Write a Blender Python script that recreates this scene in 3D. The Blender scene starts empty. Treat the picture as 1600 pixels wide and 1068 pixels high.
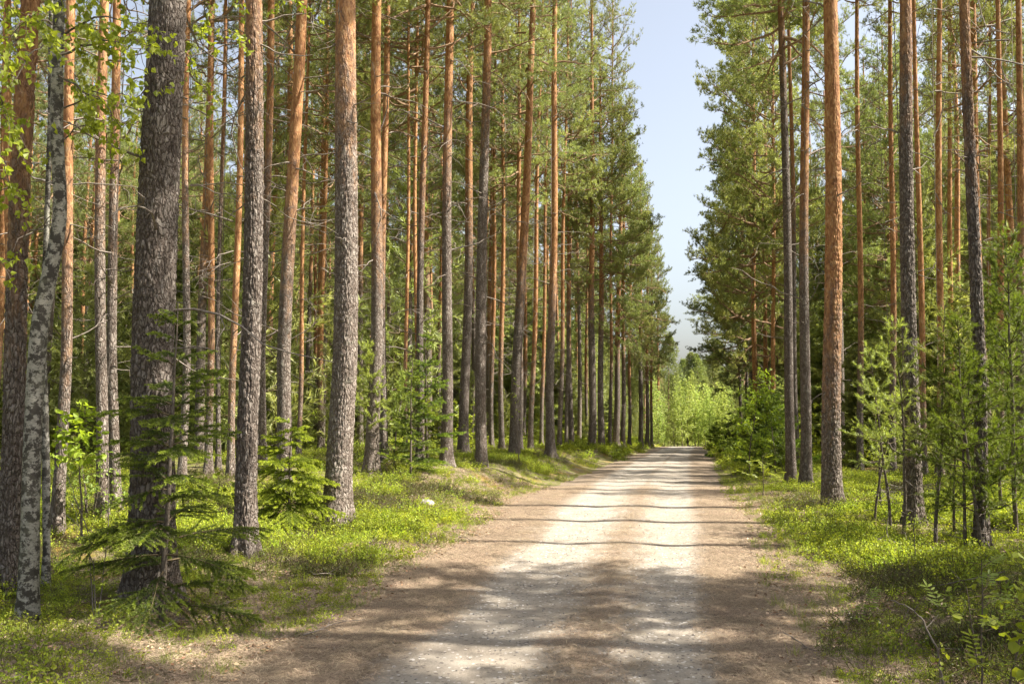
import bpy, math, random
import numpy as np
from mathutils import Vector, Matrix, Euler

SC = bpy.context.scene
COL = SC.collection
PI = math.pi

# ------------------------------------------------------------------ camera, sky, sun, exposure
F_PX, CX, CY = 1400.0, 800.0, 534.0            # focal length and centre in photo pixels (1600 x 1068)
EYE = 1.65
PITCH = math.atan(91 / F_PX)
cam_d = bpy.data.cameras.new("camera")
cam_d.sensor_width = 36.0
cam_d.lens = F_PX / 1600 * 36
cam_d.clip_start = 0.05
cam_d.clip_end = 3000
cam = bpy.data.objects.new("camera", cam_d)
COL.objects.link(cam)
cam.location = (0, 0, EYE)
cam.rotation_euler = (PI / 2 + PITCH, 0, 0)
SC.camera = cam
SC.view_settings.view_transform = 'Standard'
SC.view_settings.look = 'None'
SC.view_settings.gamma = 1
SC.view_settings.exposure = 1.58
SC.cycles.max_bounces = 8
SC.cycles.diffuse_bounces = 4
SC.cycles.transmission_bounces = 4
SC.cycles.transparent_max_bounces = 4
SC.cycles.sample_clamp_indirect = 6
SC.cycles.use_denoising = True

SUN_AZ, SUN_EL = math.radians(97), math.radians(49)     # clockwise from the view direction (+Y)
world = bpy.data.worlds.new("World")
SC.world = world
world.use_nodes = True
wn = world.node_tree
sky = wn.nodes.new("ShaderNodeTexSky")
sky.sky_type = 'NISHITA'
sky.sun_disc = False
sky.sun_elevation = SUN_EL
sky.sun_rotation = SUN_AZ
sky.air_density = 1.0
sky.dust_density = 3.4
sky.ozone_density = 1.2
pale = wn.nodes.new("ShaderNodeHueSaturation")          # thin summer haze: the sky is nearly white
pale.inputs['Saturation'].default_value = .55
pale.inputs['Value'].default_value = 1.12
wn.links.new(sky.outputs[0], pale.inputs['Color'])
wn.links.new(pale.outputs[0], wn.nodes["Background"].inputs[0])
wn.nodes["Background"].inputs[1].default_value = 0.08
sun_d = bpy.data.lights.new("sun", 'SUN')
sun_d.energy = 5.0
sun_d.angle = math.radians(0.4)
sun_d.color = (1.0, 0.94, 0.83)
sun = bpy.data.objects.new("sun", sun_d)
COL.objects.link(sun)
to_sun = Vector((math.sin(SUN_AZ) * math.cos(SUN_EL), math.cos(SUN_AZ) * math.cos(SUN_EL), math.sin(SUN_EL)))
sun.rotation_euler = to_sun.to_track_quat('Z', 'Y').to_euler()

# ------------------------------------------------------------------ small helpers
def rng_(s):
    return np.random.default_rng(s)

def norm(v):
    v = np.asarray(v, float)
    return v / np.maximum(np.linalg.norm(v, axis=-1, keepdims=True), 1e-9)

def _hash(ix, iy, iz, seed):
    h = (ix * 374761393 + iy * 668265263 + iz * 2147483647 + seed * 1274126177) & 0xFFFFFFFF
    h = ((h ^ (h >> 13)) * 1274126177) & 0xFFFFFFFF
    h = ((h ^ (h >> 16)) * 2246822519) & 0xFFFFFFFF
    return ((h ^ (h >> 15)) & 0xFFFFFF) / float(0xFFFFFF)

def vnoise(x, y, z=0.0, seed=0):
    """value noise 0..1"""
    x, y, z = np.broadcast_arrays(np.asarray(x, float), np.asarray(y, float), np.asarray(z, float))
    ix, iy, iz = np.floor(x).astype(np.int64), np.floor(y).astype(np.int64), np.floor(z).astype(np.int64)
    fx, fy, fz = x - ix, y - iy, z - iz
    fx, fy, fz = fx * fx * (3 - 2 * fx), fy * fy * (3 - 2 * fy), fz * fz * (3 - 2 * fz)
    r = 0
    for a in (0, 1):
        for b in (0, 1):
            for c in (0, 1):
                w = (fx if a else 1 - fx) * (fy if b else 1 - fy) * (fz if c else 1 - fz)
                r = r + w * _hash(ix + a, iy + b, iz + c, seed)
    return r

def fbm(x, y, z=0.0, seed=0, o=4):
    s, a, t = 0, 0.5, 0
    for i in range(o):
        s = s + a * vnoise(np.asarray(x) * 2 ** i, np.asarray(y) * 2 ** i, np.asarray(z) * 2 ** i, seed + i * 17)
        t += a
        a *= 0.5
    return s / t

def smooth(a, b, x):
    t = np.clip((np.asarray(x, float) - a) / (b - a), 0, 1)
    return t * t * (3 - 2 * t)

# ------------------------------------------------------------------ terrain
_ry = np.array([-60, -10, 0, 5.4, 8.4, 13.2, 24, 48.7, 73, 100, 160, 300.])
_rx = np.array([-11, -2.35, -.56, .40, .90, 1.74, 3.75, 8.75, 13.9, 19.5, 32, 62.])
_zy = np.array([-60, -20, 10, 15, 24, 48, 73, 80, 100, 150, 300, 700.])
_zz = np.array([.2, 0, 0, -.04, -.34, -1.18, -2.1, -2.45, -4.0, -7, -10, -12.])

def _sinterp(x, xs, ys):
    """interp softened by averaging neighbours"""
    x = np.asarray(x, float)
    return sum(np.interp(x + o, xs, ys) for o in (-2.5, -1.2, 0, 1.2, 2.5)) / 5

def road_x(y):
    return _sinterp(y, _ry, _rx)

def base_z(y):
    return _sinterp(y, _zy, _zz)

def edge_l(y):
    return -2.05 + 0.28 * (vnoise(y * .55, 3.3, seed=5) - .5) * 2 + .25 * smooth(14, 30, y)

def edge_r(y):
    return 1.5 + 0.2 * (vnoise(y * .5, 9.3, seed=6) - .5) * 2 + .2 * smooth(14, 30, y)

def terrain(x, y, road=True):
    x, y = np.broadcast_arrays(np.asarray(x, float), np.asarray(y, float))
    u = (x - road_x(y)) * .98
    z = base_z(y)
    dl = edge_l(y) - u                       # distance beyond each edge
    dr = u - edge_r(y)
    out = np.maximum(dl, dr)
    bank = .12 + .30 * smooth(10, 17, y)
    z = z + np.where(dl > 0, bank * smooth(0, 1.7, dl) + .1 * smooth(1.5, 4, dl) - .55 * smooth(9, 16, dl), 0)
    z = z + np.where(dr > 0, .14 * smooth(0, 1.6, dr) - .3 * smooth(7, 14, dr), 0)
    o = smooth(-.1, 1.2, out)
    z = z + o * ((fbm(x * .45, y * .45, seed=11, o=3) - .5) * .42 + (fbm(x * 1.9, y * 1.9, seed=21, o=3) - .5) * .14)
    z = z + smooth(20, 60, np.abs(u)) * (fbm(x * .04, y * .04, seed=31, o=2) - .4) * 2.0
    if road:
        # bed that the road sheet covers, crossing it raggedly at the edges
        z = z + np.where(out < .1, -.035 * (1 - smooth(-.55, .08, out)), 0) + (fbm(x * 3, y * 3, seed=41, o=3) - .5) * .03 * (1 - o)
    return z

def road_z(x, y):
    u = (x - road_x(y)) * .98
    z = base_z(y) + .02 * (1 - (u / 1.8) ** 2)
    for c in (-.62, .55):
        z = z - .016 * np.exp(-((u - c) / .26) ** 2)
    z = z + (fbm(x * 1.3, y * 1.3, seed=51, o=3) - .5) * .006 + (fbm(x * 6, y * 6, seed=52, o=3) - .5) * .010
    return z

def tz(x, y):
    return float(terrain(x, y))

# pixel of the photo -> ray -> place
def ray(px, py):
    d = Vector(((px - CX) / F_PX, -(py - CY) / F_PX, -1.0))
    return Euler(cam.rotation_euler).to_matrix() @ d

def at_depth(px, py, Y):
    r = ray(px, py)
    k = Y / r.y
    return Vector((r.x * k, Y, EYE + r.z * k))

def ground_at(px, py):
    r = ray(px, py)
    ys = np.concatenate([np.arange(3, 30, .05), np.arange(30, 120, .25)])
    xs, zs = r.x / r.y * ys, EYE + r.z / r.y * ys
    hit = np.nonzero(zs <= terrain(xs, ys))[0]
    Y = float(ys[hit[0]]) if len(hit) else 110.
    return Vector((r.x / r.y * Y, Y, tz(r.x / r.y * Y, Y)))

def to_px(p):
    v = Euler(cam.rotation_euler).to_matrix().transposed() @ (Vector(p) - Vector((0, 0, EYE)))
    if v.z > -.1:
        return (-9999, -9999)
    return (CX + v.x / -v.z * F_PX, CY - v.y / -v.z * F_PX)

# ------------------------------------------------------------------ mesh builder
class MB:
    def __init__(s):
        s.v, s.q, s.t, s.qm, s.tm, s.c, s.n = [], [], [], [], [], [], 0

    def verts(s, v, tint=0.5):
        v = np.asarray(v, float).reshape(-1, 3)
        s.v.append(v)
        s.c.append(np.broadcast_to(np.asarray(tint, float), (len(v),)).copy())
        k = s.n
        s.n += len(v)
        return k

    def quads(s, f, m=0):
        f = np.asarray(f, np.int64).reshape(-1, 4)
        s.q.append(f); s.qm.append(np.full(len(f), m))

    def tris(s, f, m=0):
        f = np.asarray(f, np.int64).reshape(-1, 3)
        s.t.append(f); s.tm.append(np.full(len(f), m))

    def tube(s, pts, rad, sides=6, m=0, tint=.5, cap=False):
        pts = np.asarray(pts, float); n = len(pts)
        rad = np.broadcast_to(np.asarray(rad, float), (n,))
        tan = norm(np.gradient(pts, axis=0))
        ref = np.array([0, 0, 1.]) if abs(tan[:, 2]).mean() < .8 else np.array([1., 0, 0])
        a = norm(np.cross(tan, ref)); b = np.cross(tan, a)
        th = np.arange(sides) * 2 * PI / sides
        ring = (a[:, None] * np.cos(th)[None, :, None] + b[:, None] * np.sin(th)[None, :, None]) * rad[:, None, None] + pts[:, None]
        k = s.verts(ring, tint)
        i = np.arange(n - 1)[:, None] * sides; j = np.arange(sides)[None]; j2 = (j + 1) % sides
        s.quads(np.stack([i + j, i + j2, i + sides + j2, i + sides + j], -1).reshape(-1, 4) + k, m)
        if cap:
            e = s.verts([pts[-1] + tan[-1] * rad[-1] * .4], tint)
            o = k + (n - 1) * sides
            s.tris([[o + a_, o + (a_ + 1) % sides, e] for a_ in range(sides)], m)

    def blades(s, P, D, length, width, spread, per, rg, along=0.08, m=0, tint=None, base=0.0):
        """a brush of narrow needle blades round each shoot P->D"""
        P, D = np.asarray(P, float), norm(D)
        n = len(P)
        if n == 0:
            return
        P = np.repeat(P, per, 0); D = np.repeat(D, per, 0)
        r = norm(rg.normal(size=(n * per, 3)))
        rad = norm(np.cross(D, r))
        ang = spread * rg.uniform(.55, 1.15, (n * per, 1))
        d = norm(D * np.cos(ang) + rad * np.sin(ang))
        L = length * rg.uniform(.7, 1.15, (n * per, 1))
        st = P + D * rg.uniform(base, 1, (n * per, 1)) * along
        w = norm(np.cross(d, norm(rg.normal(size=(n * per, 3))))) * width * .5
        v = np.stack([st - w, st + w, st + d * L], 1).reshape(-1, 3)
        t = .5 if tint is None else np.repeat(np.asarray(tint), per * 3)
        k = s.verts(v, t)
        s.tris(np.arange(n * per * 3).reshape(-1, 3) + k, m)

    def leaves(s, P, D, N, length, width, rg, m=0, tint=None, fold=.25, shape='oval'):
        """leaf blades lying along D with face normal about N; six points, folded on the midrib"""
        P, D = np.asarray(P, float), norm(D)
        n = len(P)
        if n == 0:
            return
        side = norm(np.cross(D, N)); up = norm(np.cross(side, D))
        L = (length * rg.uniform(.7, 1.15, (n, 1))); W = L / length * width * .5
        if shape == 'birch':
            prof = [(.0, .0), (.28, 1.0), (.62, .62), (1.0, .0), (.62, -.62), (.28, -1.0)]
        elif shape == 'round':
            prof = [(.0, .15), (.35, 1.0), (.75, .8), (1.05, .0), (.75, -.8), (.35, -1.0)]
        else:
            prof = [(.0, .0), (.3, .85), (.7, .8), (1.0, .0), (.7, -.8), (.3, -.85)]
        droop = rg.uniform(.0, .25, (n, 1))
        vs = [P + D * L * a + side * W * b + up * (W * abs(b) * fold - L * droop * a * a) for a, b in prof]
        v = np.stack(vs, 1)
        t = .5 if tint is None else np.repeat(np.asarray(tint), 6)
        k = s.verts(v.reshape(-1, 3), t)
        i = np.arange(n)[:, None] * 6 + k
        s.quads(np.concatenate([i + np.array([[0, 1, 2, 3]]), i + np.array([[0, 3, 4, 5]])], 0), m)

    def mesh(s, name, mats, smooth_faces=False):
        me = bpy.data.meshes.new(name)
        v = np.concatenate(s.v) if s.v else np.zeros((0, 3))
        q = np.concatenate(s.q) if s.q else np.zeros((0, 4), np.int64)
        t = np.concatenate(s.t) if s.t else np.zeros((0, 3), np.int64)
        me.vertices.add(len(v))
        me.vertices.foreach_set("co", v.astype(np.float32).ravel())
        nl = q.size + t.size
        me.loops.add(nl)
        me.loops.foreach_set("vertex_index", np.concatenate([q.ravel(), t.ravel()]).astype(np.int32))
        me.polygons.add(len(q) + len(t))
        ls = np.concatenate([np.arange(len(q)) * 4, q.size + np.arange(len(t)) * 3]).astype(np.int32)
        me.polygons.foreach_set("loop_start", ls)
        mi = np.concatenate(([np.concatenate(s.qm)] if s.qm else []) + ([np.concatenate(s.tm)] if s.tm else []))
        me.polygons.foreach_set("material_index", mi.astype(np.int32))
        for m in mats:
            me.materials.append(m)
        at = me.attributes.new("tint", 'FLOAT', 'POINT')
        at.data.foreach_set("value", np.concatenate(s.c).astype(np.float32))
        me.update(calc_edges=True)
        me.polygons.foreach_set("use_smooth", np.full(len(me.polygons), smooth_faces))
        return me

def link(name, mesh, parent=None, loc=None, rot=None, color=None):
    o = bpy.data.objects.new(name, mesh)
    COL.objects.link(o)
    if parent is not None:
        o.parent = parent
    if loc is not None:
        o.location = loc
    if rot is not None:
        o.rotation_euler = rot
    if color is not None:
        o.color = color
    return o

def thing(name, label, cat, loc, group=None, rotz=0):
    o = bpy.data.objects.new(name, None)
    o.empty_display_size = .2
    COL.objects.link(o)
    o.location = loc
    o.rotation_euler = (0, 0, rotz)
    o["label"] = label
    o["category"] = cat
    if group:
        o["group"] = group
    return o

def tag(o, label, cat=None, group=None, kind=None):
    o["label"] = label
    if cat: o["category"] = cat
    if group: o["group"] = group
    if kind: o["kind"] = kind
    return o

def copy_thing(src, loc, rotz, scale, label=None, group=None):
    r = src.copy()
    COL.objects.link(r)
    r.location = loc
    r.rotation_euler = (0, 0, rotz)
    r.scale = (scale, scale, scale)
    if label: r["label"] = label
    if group: r["group"] = group
    elif 'group' in r: del r['group']
    for ch in list(src.children):
        c = ch.copy()
        COL.objects.link(c)
        c.parent = r
        c.color = (c.color[0] , c.color[1], random.random(), 1)
    return r

# ------------------------------------------------------------------ materials
def new_mat(name):
    m = bpy.data.materials.new(name)
    m.use_nodes = True
    nt = m.node_tree
    nt.nodes.clear()
    return m, nt

def N(nt, kind, **kw):
    n = nt.nodes.new(kind)
    for k, v in kw.items():
        if k == 'ins':
            for a, b in v.items():
                n.inputs[a].default_value = b
        else:
            setattr(n, k, v)
    return n

def L(nt, a, b):
    nt.links.new(a, b)

def ramp(nt, fac, stops, interp='LINEAR'):
    r = N(nt, 'ShaderNodeValToRGB')
    r.color_ramp.interpolation = interp
    e = r.color_ramp.elements
    while len(e) > 1:
        e.remove(e[-1])
    e[0].position = stops[0][0]; e[0].color = (*stops[0][1], 1)
    for p, c in stops[1:]:
        x = e.new(p); x.color = (*c, 1)
    L(nt, fac, r.inputs[0])
    return r.outputs[0]

def mixc(nt, fac, a, b, mode='MIX'):
    m = N(nt, 'ShaderNodeMix', data_type='RGBA', blend_type=mode)
    for s, v in ((m.inputs[0], fac), (m.inputs[6], a), (m.inputs[7], b)):
        if isinstance(v, (int, float)): s.default_value = v
        elif isinstance(v, tuple): s.default_value = (*v, 1)
        else: L(nt, v, s)
    return m.outputs[2]

def math_(nt, op, a, b=0.0, clamp=False):
    m = N(nt, 'ShaderNodeMath', operation=op, use_clamp=clamp)
    for s, v in ((m.inputs[0], a), (m.inputs[1], b)):
        if isinstance(v, (int, float)): s.default_value = v
        else: L(nt, v, s)
    return m.outputs[0]

def mapr(nt, v, a, b, c=0., d=1.):
    m = N(nt, 'ShaderNodeMapRange', ins={1: a, 2: b, 3: c, 4: d})
    L(nt, v, m.inputs[0])
    return m.outputs[0]

def noise(nt, vec, scale, detail=4, rough=.6):
    n = N(nt, 'ShaderNodeTexNoise', ins={'Scale': scale, 'Detail': detail, 'Roughness': rough})
    L(nt, vec, n.inputs['Vector'])
    return n.outputs['Fac']

def leaf_mat(name, lo, hi, trans=.35, tcol=None, rough=.5, spec=.35, objvar=.35):
    m, nt = new_mat(name)
    at = N(nt, 'ShaderNodeAttribute', attribute_name='tint')
    oi = N(nt, 'ShaderNodeObjectInfo')
    col = mixc(nt, at.outputs['Fac'], lo, hi)
    hs = N(nt, 'ShaderNodeHueSaturation')
    L(nt, col, hs.inputs['Color'])
    L(nt, mapr(nt, oi.outputs['Random'], 0, 1, 1 - objvar * .6, 1 + objvar), hs.inputs['Value'])
    L(nt, mapr(nt, math_(nt, 'FRACT', math_(nt, 'MULTIPLY', oi.outputs['Random'], 7.31)), 0, 1, .485, .512), hs.inputs['Hue'])
    pb = N(nt, 'ShaderNodeBsdfPrincipled', ins={'Roughness': rough, 'Specular IOR Level': spec})
    L(nt, hs.outputs[0], pb.inputs['Base Color'])
    tr = N(nt, 'ShaderNodeBsdfTranslucent')
    tc = mixc(nt, 1.0, hs.outputs[0], tcol or (1.5, 1.6, .7), 'MULTIPLY')
    L(nt, tc, tr.inputs['Color'])
    mx = N(nt, 'ShaderNodeMixShader', ins={0: trans})
    L(nt, pb.outputs[0], mx.inputs[1]); L(nt, tr.outputs[0], mx.inputs[2])
    out = N(nt, 'ShaderNodeOutputMaterial')
    L(nt, mx.outputs[0], out.inputs['Surface'])
    return m

def simple_mat(name, c1, c2, scale=20, rough=.9, bump=.4, stretch=(1, 1, 1), spec=.2):
    m, nt = new_mat(name)
    tc = N(nt, 'ShaderNodeTexCoord')
    mp = N(nt, 'ShaderNodeMapping'); mp.inputs['Scale'].default_value = stretch
    L(nt, tc.outputs['Object'], mp.inputs['Vector'])
    n = noise(nt, mp.outputs[0], scale, 5, .65)
    col = ramp(nt, n, [(.3, c1), (.7, c2)])
    pb = N(nt, 'ShaderNodeBsdfPrincipled', ins={'Roughness': rough, 'Specular IOR Level': spec})
    L(nt, col, pb.inputs['Base Color'])
    bp = N(nt, 'ShaderNodeBump', ins={'Strength': bump, 'Distance': .01})
    L(nt, n, bp.inputs['Height']); L(nt, bp.outputs[0], pb.inputs['Normal'])
    out = N(nt, 'ShaderNodeOutputMaterial'); L(nt, pb.outputs[0], out.inputs['Surface'])
    return m

def pine_bark():
    """object colour R: height (m / 20) where the grey plates give way to orange bark; G: brightness; B: offset"""
    m, nt = new_mat("pine_bark")
    tc = N(nt, 'ShaderNodeTexCoord')
    oi = N(nt, 'ShaderNodeObjectInfo')
    sp = N(nt, 'ShaderNodeSeparateColor'); L(nt, oi.outputs['Color'], sp.inputs[0])
    off = N(nt, 'ShaderNodeVectorMath', operation='ADD')
    cmb = N(nt, 'ShaderNodeCombineXYZ')
    L(nt, math_(nt, 'MULTIPLY', sp.outputs[2], 37.), cmb.inputs[2])
    L(nt, tc.outputs['Object'], off.inputs[0]); L(nt, cmb.outputs[0], off.inputs[1])
    sz = N(nt, 'ShaderNodeSeparateXYZ'); L(nt, tc.outputs['Object'], sz.inputs[0])
    mp = N(nt, 'ShaderNodeMapping'); mp.inputs['Scale'].default_value = (1, 1, .38)
    L(nt, off.outputs[0], mp.inputs['Vector'])
    # warp the plates a little
    wn_ = N(nt, 'ShaderNodeTexNoise', ins={'Scale': 9., 'Detail': 3.})
    L(nt, mp.outputs[0], wn_.inputs['Vector'])
    wv = N(nt, 'ShaderNodeVectorMath', operation='MULTIPLY_ADD')
    L(nt, wn_.outputs['Color'], wv.inputs[0]); wv.inputs[1].default_value = (.14, .14, .14); L(nt, mp.outputs[0], wv.inputs[2])
    vo = N(nt, 'ShaderNodeTexVoronoi', feature='DISTANCE_TO_EDGE', ins={'Scale': 34.})
    L(nt, wv.outputs[0], vo.inputs['Vector'])
    vc = N(nt, 'ShaderNodeTexVoronoi', feature='F1', ins={'Scale': 34.})
    L(nt, wv.outputs[0], vc.inputs['Vector'])
    cellv = N(nt, 'ShaderNodeSeparateColor'); L(nt, vc.outputs['Color'], cellv.inputs[0])
    fine = noise(nt, off.outputs[0], 60, 6, .7)
    med = noise(nt, mp.outputs[0], 14, 5, .65)
    plate = mapr(nt, math_(nt, 'ADD', vo.outputs['Distance'], math_(nt, 'MULTIPLY', math_(nt, 'SUBTRACT', fine, .5), .16)), -.02, .20)
    grey = ramp(nt, math_(nt, 'ADD', math_(nt, 'MULTIPLY', fine, .6), math_(nt, 'MULTIPLY', cellv.outputs[0], .4)),
                [(.2, (.12, .092, .075)), (.5, (.225, .185, .155)), (.8, (.36, .315, .275))])
    crack = (.085, .058, .042)
    g2 = mixc(nt, math_(nt, 'MULTIPLY', math_(nt, 'ADD', plate, math_(nt, 'MULTIPLY', fine, .3)), .9, True), crack, grey)
    # upper, thin flaky bark
    fl = N(nt, 'ShaderNodeTexVoronoi', feature='F1', ins={'Scale': 38., 'Randomness': 1.})
    L(nt, wv.outputs[0], fl.inputs['Vector'])
    flc = N(nt, 'ShaderNodeSeparateColor'); L(nt, fl.outputs['Color'], flc.inputs[0])
    orange = ramp(nt, math_(nt, 'ADD', math_(nt, 'MULTIPLY', flc.outputs[0], .45), math_(nt, 'MULTIPLY', med, .6)),
                  [(.15, (.14, .06, .028)), (.45, (.31, .145, .062)), (.7, (.44, .24, .105)), (.9, (.52, .36, .22))])
    flk = mapr(nt, fl.outputs['Distance'], .0, .6)
    hz = math_(nt, 'SUBTRACT', sz.outputs[2], math_(nt, 'MULTIPLY', sp.outputs[0], 20.))
    hz = math_(nt, 'ADD', hz, math_(nt, 'MULTIPLY', math_(nt, 'SUBTRACT', med, .5), 5.))
    t = mapr(nt, hz, -1.1, 1.6)
    col = mixc(nt, t, g2, orange)
    # patches of pale lichen scattered over the bark
    ln = noise(nt, off.outputs[0], 5, 6, .75)
    col = mixc(nt, math_(nt, 'MULTIPLY', mapr(nt, ln, .58, .72), .35), col, (.30, .32, .24))
    hs = N(nt, 'ShaderNodeHueSaturation'); L(nt, col, hs.inputs['Color'])
    L(nt, math_(nt, 'MULTIPLY', sp.outputs[1], 1.5), hs.inputs['Value'])
    pb = N(nt, 'ShaderNodeBsdfPrincipled', ins={'Roughness': .85, 'Specular IOR Level': .25})
    L(nt, hs.outputs[0], pb.inputs['Base Color'])
    h1 = math_(nt, 'ADD', math_(nt, 'MULTIPLY', plate, 1.0), math_(nt, 'MULTIPLY', fine, .5))
    h2 = math_(nt, 'ADD', math_(nt, 'MULTIPLY', flk, -.35), math_(nt, 'MULTIPLY', fine, .3))
    mh = N(nt, 'ShaderNodeMix', data_type='FLOAT')
    L(nt, t, mh.inputs[0]); L(nt, h1, mh.inputs[2]); L(nt, h2, mh.inputs[3])
    bp = N(nt, 'ShaderNodeBump', ins={'Strength': .9, 'Distance': .016})
    L(nt, mh.outputs[0], bp.inputs['Height']); L(nt, bp.outputs[0], pb.inputs['Normal'])
    out = N(nt, 'ShaderNodeOutputMaterial'); L(nt, pb.outputs[0], out.inputs['Surface'])
    return m

def birch_bark():
    m, nt = new_mat("birch_bark")
    tc = N(nt, 'ShaderNodeTexCoord')
    mp = N(nt, 'ShaderNodeMapping'); mp.inputs['Scale'].default_value = (1, 1, 1.1)
    L(nt, tc.outputs['Object'], mp.inputs['Vector'])
    n1 = noise(nt, mp.outputs[0], 15, 8, .72)
    mp2 = N(nt, 'ShaderNodeMapping'); mp2.inputs['Scale'].default_value = (1, 1, 3)
    L(nt, tc.outputs['Object'], mp2.inputs['Vector'])
    n2 = noise(nt, mp2.outputs[0], 34, 6, .8)
    c = ramp(nt, n2, [(.3, (.15, .135, .11)), (.5, (.31, .29, .245)), (.75, (.48, .455, .395))])
    c = mixc(nt, mapr(nt, n1, .47, .52), c, (.055, .047, .038))
    c = mixc(nt, mapr(nt, n2, .66, .70), c, (.07, .06, .05))
    ln = noise(nt, tc.outputs['Object'], 5, 5, .8)
    c = mixc(nt, math_(nt, 'MULTIPLY', mapr(nt, ln, .5, .7), .45), c, (.22, .22, .15))
    pb = N(nt, 'ShaderNodeBsdfPrincipled', ins={'Roughness': .7, 'Specular IOR Level': .3})
    L(nt, c, pb.inputs['Base Color'])
    bp = N(nt, 'ShaderNodeBump', ins={'Strength': .8, 'Distance': .008})
    L(nt, math_(nt, 'ADD', n1, n2), bp.inputs['Height']); L(nt, bp.outputs[0], pb.inputs['Normal'])
    out = N(nt, 'ShaderNodeOutputMaterial'); L(nt, pb.outputs[0], out.inputs['Surface'])
    return m

def ground_mat():
    m, nt = new_mat("forest_floor")
    tc = N(nt, 'ShaderNodeTexCoord')
    v = tc.outputs['Object']
    big = noise(nt, v, .9, 5, .6)
    mid = noise(nt, v, 5, 6, .7)
    fin = noise(nt, v, 45, 6, .75)
    litter = ramp(nt, fin, [(.25, (.06, .045, .030)), (.45, (.17, .125, .08)), (.62, (.33, .26, .18)), (.8, (.52, .42, .31))])
    moss = ramp(nt, math_(nt, 'ADD', math_(nt, 'MULTIPLY', fin, .6), math_(nt, 'MULTIPLY', mid, .4)),
                [(.3, (.035, .045, .010)), (.5, (.13, .15, .028)), (.7, (.28, .28, .06))])
    gold = ramp(nt, fin, [(.3, (.10, .05, .015)), (.7, (.42, .27, .07))])
    c = mixc(nt, mapr(nt, mid, .42, .58), litter, moss)
    c = mixc(nt, math_(nt, 'MULTIPLY', mapr(nt, big, .52, .66), .8), c, gold)
    pb = N(nt, 'ShaderNodeBsdfPrincipled', ins={'Roughness': .95, 'Specular IOR Level': .15})
    L(nt, c, pb.inputs['Base Color'])
    bp = N(nt, 'ShaderNodeBump', ins={'Strength': 1., 'Distance': .03})
    L(nt, math_(nt, 'ADD', fin, mid), bp.inputs['Height']); L(nt, bp.outputs[0], pb.inputs['Normal'])
    out = N(nt, 'ShaderNodeOutputMaterial'); L(nt, pb.outputs[0], out.inputs['Surface'])
    return m

def road_mat():
    """'tint' holds how far the needle litter has drifted in: 0 bare grit, 1 covered"""
    m, nt = new_mat("gravel")
    tc = N(nt, 'ShaderNodeTexCoord')
    v = tc.outputs['Object']
    at = N(nt, 'ShaderNodeAttribute', attribute_name='tint')
    mid = noise(nt, v, 3.2, 6, .65)
    fin = noise(nt, v, 70, 6, .8)
    fin2 = noise(nt, v, 22, 5, .8)
    vo = N(nt, 'ShaderNodeTexVoronoi', feature='F1', ins={'Scale': 55.}); L(nt, v, vo.inputs['Vector'])
    vs = N(nt, 'ShaderNodeSeparateColor'); L(nt, vo.outputs['Color'], vs.inputs[0])
    grit = ramp(nt, math_(nt, 'ADD', math_(nt, 'MULTIPLY', fin, .55), math_(nt, 'MULTIPLY', mid, .45)),
                [(.3, (.18, .148, .115)), (.5, (.335, .29, .235)), (.68, (.45, .40, .335))])
    grit = mixc(nt, mapr(nt, vs.outputs[0], .93, .95), grit, (.16, .13, .11))
    grit = mixc(nt, mapr(nt, vs.outputs[1], .95, .97), grit, (.62, .57, .52))
    ndl = ramp(nt, math_(nt, 'ADD', math_(nt, 'MULTIPLY', fin, .7), math_(nt, 'MULTIPLY', fin2, .3)),
               [(.34, (.06, .043, .03)), (.47, (.165, .12, .08)), (.58, (.31, .235, .16)), (.7, (.47, .38, .28))])
    f = math_(nt, 'ADD', at.outputs['Fac'], math_(nt, 'MULTIPLY', math_(nt, 'SUBTRACT', math_(nt, 'ADD', math_(nt, 'MULTIPLY', mid, .6), math_(nt, 'MULTIPLY', fin2, .5)), .55), 1.6))
    c = mixc(nt, mapr(nt, f, .30, .92), grit, ndl)
    wear = noise(nt, v, 1.1, 6, .7)
    c = mixc(nt, mapr(nt, wear, .45, .65, 0, .3), c, (.26, .205, .15))
    pb = N(nt, 'ShaderNodeBsdfPrincipled', ins={'Roughness': .9, 'Specular IOR Level': .25})
    L(nt, c, pb.inputs['Base Color'])
    bp = N(nt, 'ShaderNodeBump', ins={'Strength': .9, 'Distance': .012})
    L(nt, math_(nt, 'ADD', fin, fin2), bp.inputs['Height']); L(nt, bp.outputs[0], pb.inputs['Normal'])
    out = N(nt, 'ShaderNodeOutputMaterial'); L(nt, pb.outputs[0], out.inputs['Surface'])
    return m

M_BARK = pine_bark()
M_BIRCH = birch_bark()
M_TWIG = simple_mat("dry_twig", (.10, .075, .06), (.30, .26, .22), 30)
M_LIMB = simple_mat("pine_limb", (.14, .085, .05), (.40, .27, .17), 25)
M_STEM = simple_mat("green_stem", (.06, .045, .025), (.16, .12, .07), 40)
M_DARK = simple_mat("shrub_stem", (.06, .045, .035), (.18, .15, .12), 40)
M_NEEDLE = leaf_mat("pine_needle", (.12, .15, .05), (.39, .42, .13), .42, (1.2, 1.2, .75), .45, .5)
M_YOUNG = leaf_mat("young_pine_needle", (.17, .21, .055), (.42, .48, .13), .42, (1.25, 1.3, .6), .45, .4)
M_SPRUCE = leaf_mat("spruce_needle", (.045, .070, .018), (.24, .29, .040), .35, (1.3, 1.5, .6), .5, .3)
M_SPRUCE_B = leaf_mat("bright_spruce_needle", (.14, .20, .03), (.42, .50, .06), .42, (1.2, 1.25, .6), .5, .3)  # brighter copy for the sunlit spruce, sunlight put into the colour
M_BLEAF = leaf_mat("birch_leaf", (.14, .20, .025), (.33, .40, .045), .52, (1.45, 1.4, .7), .45, .4)
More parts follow.
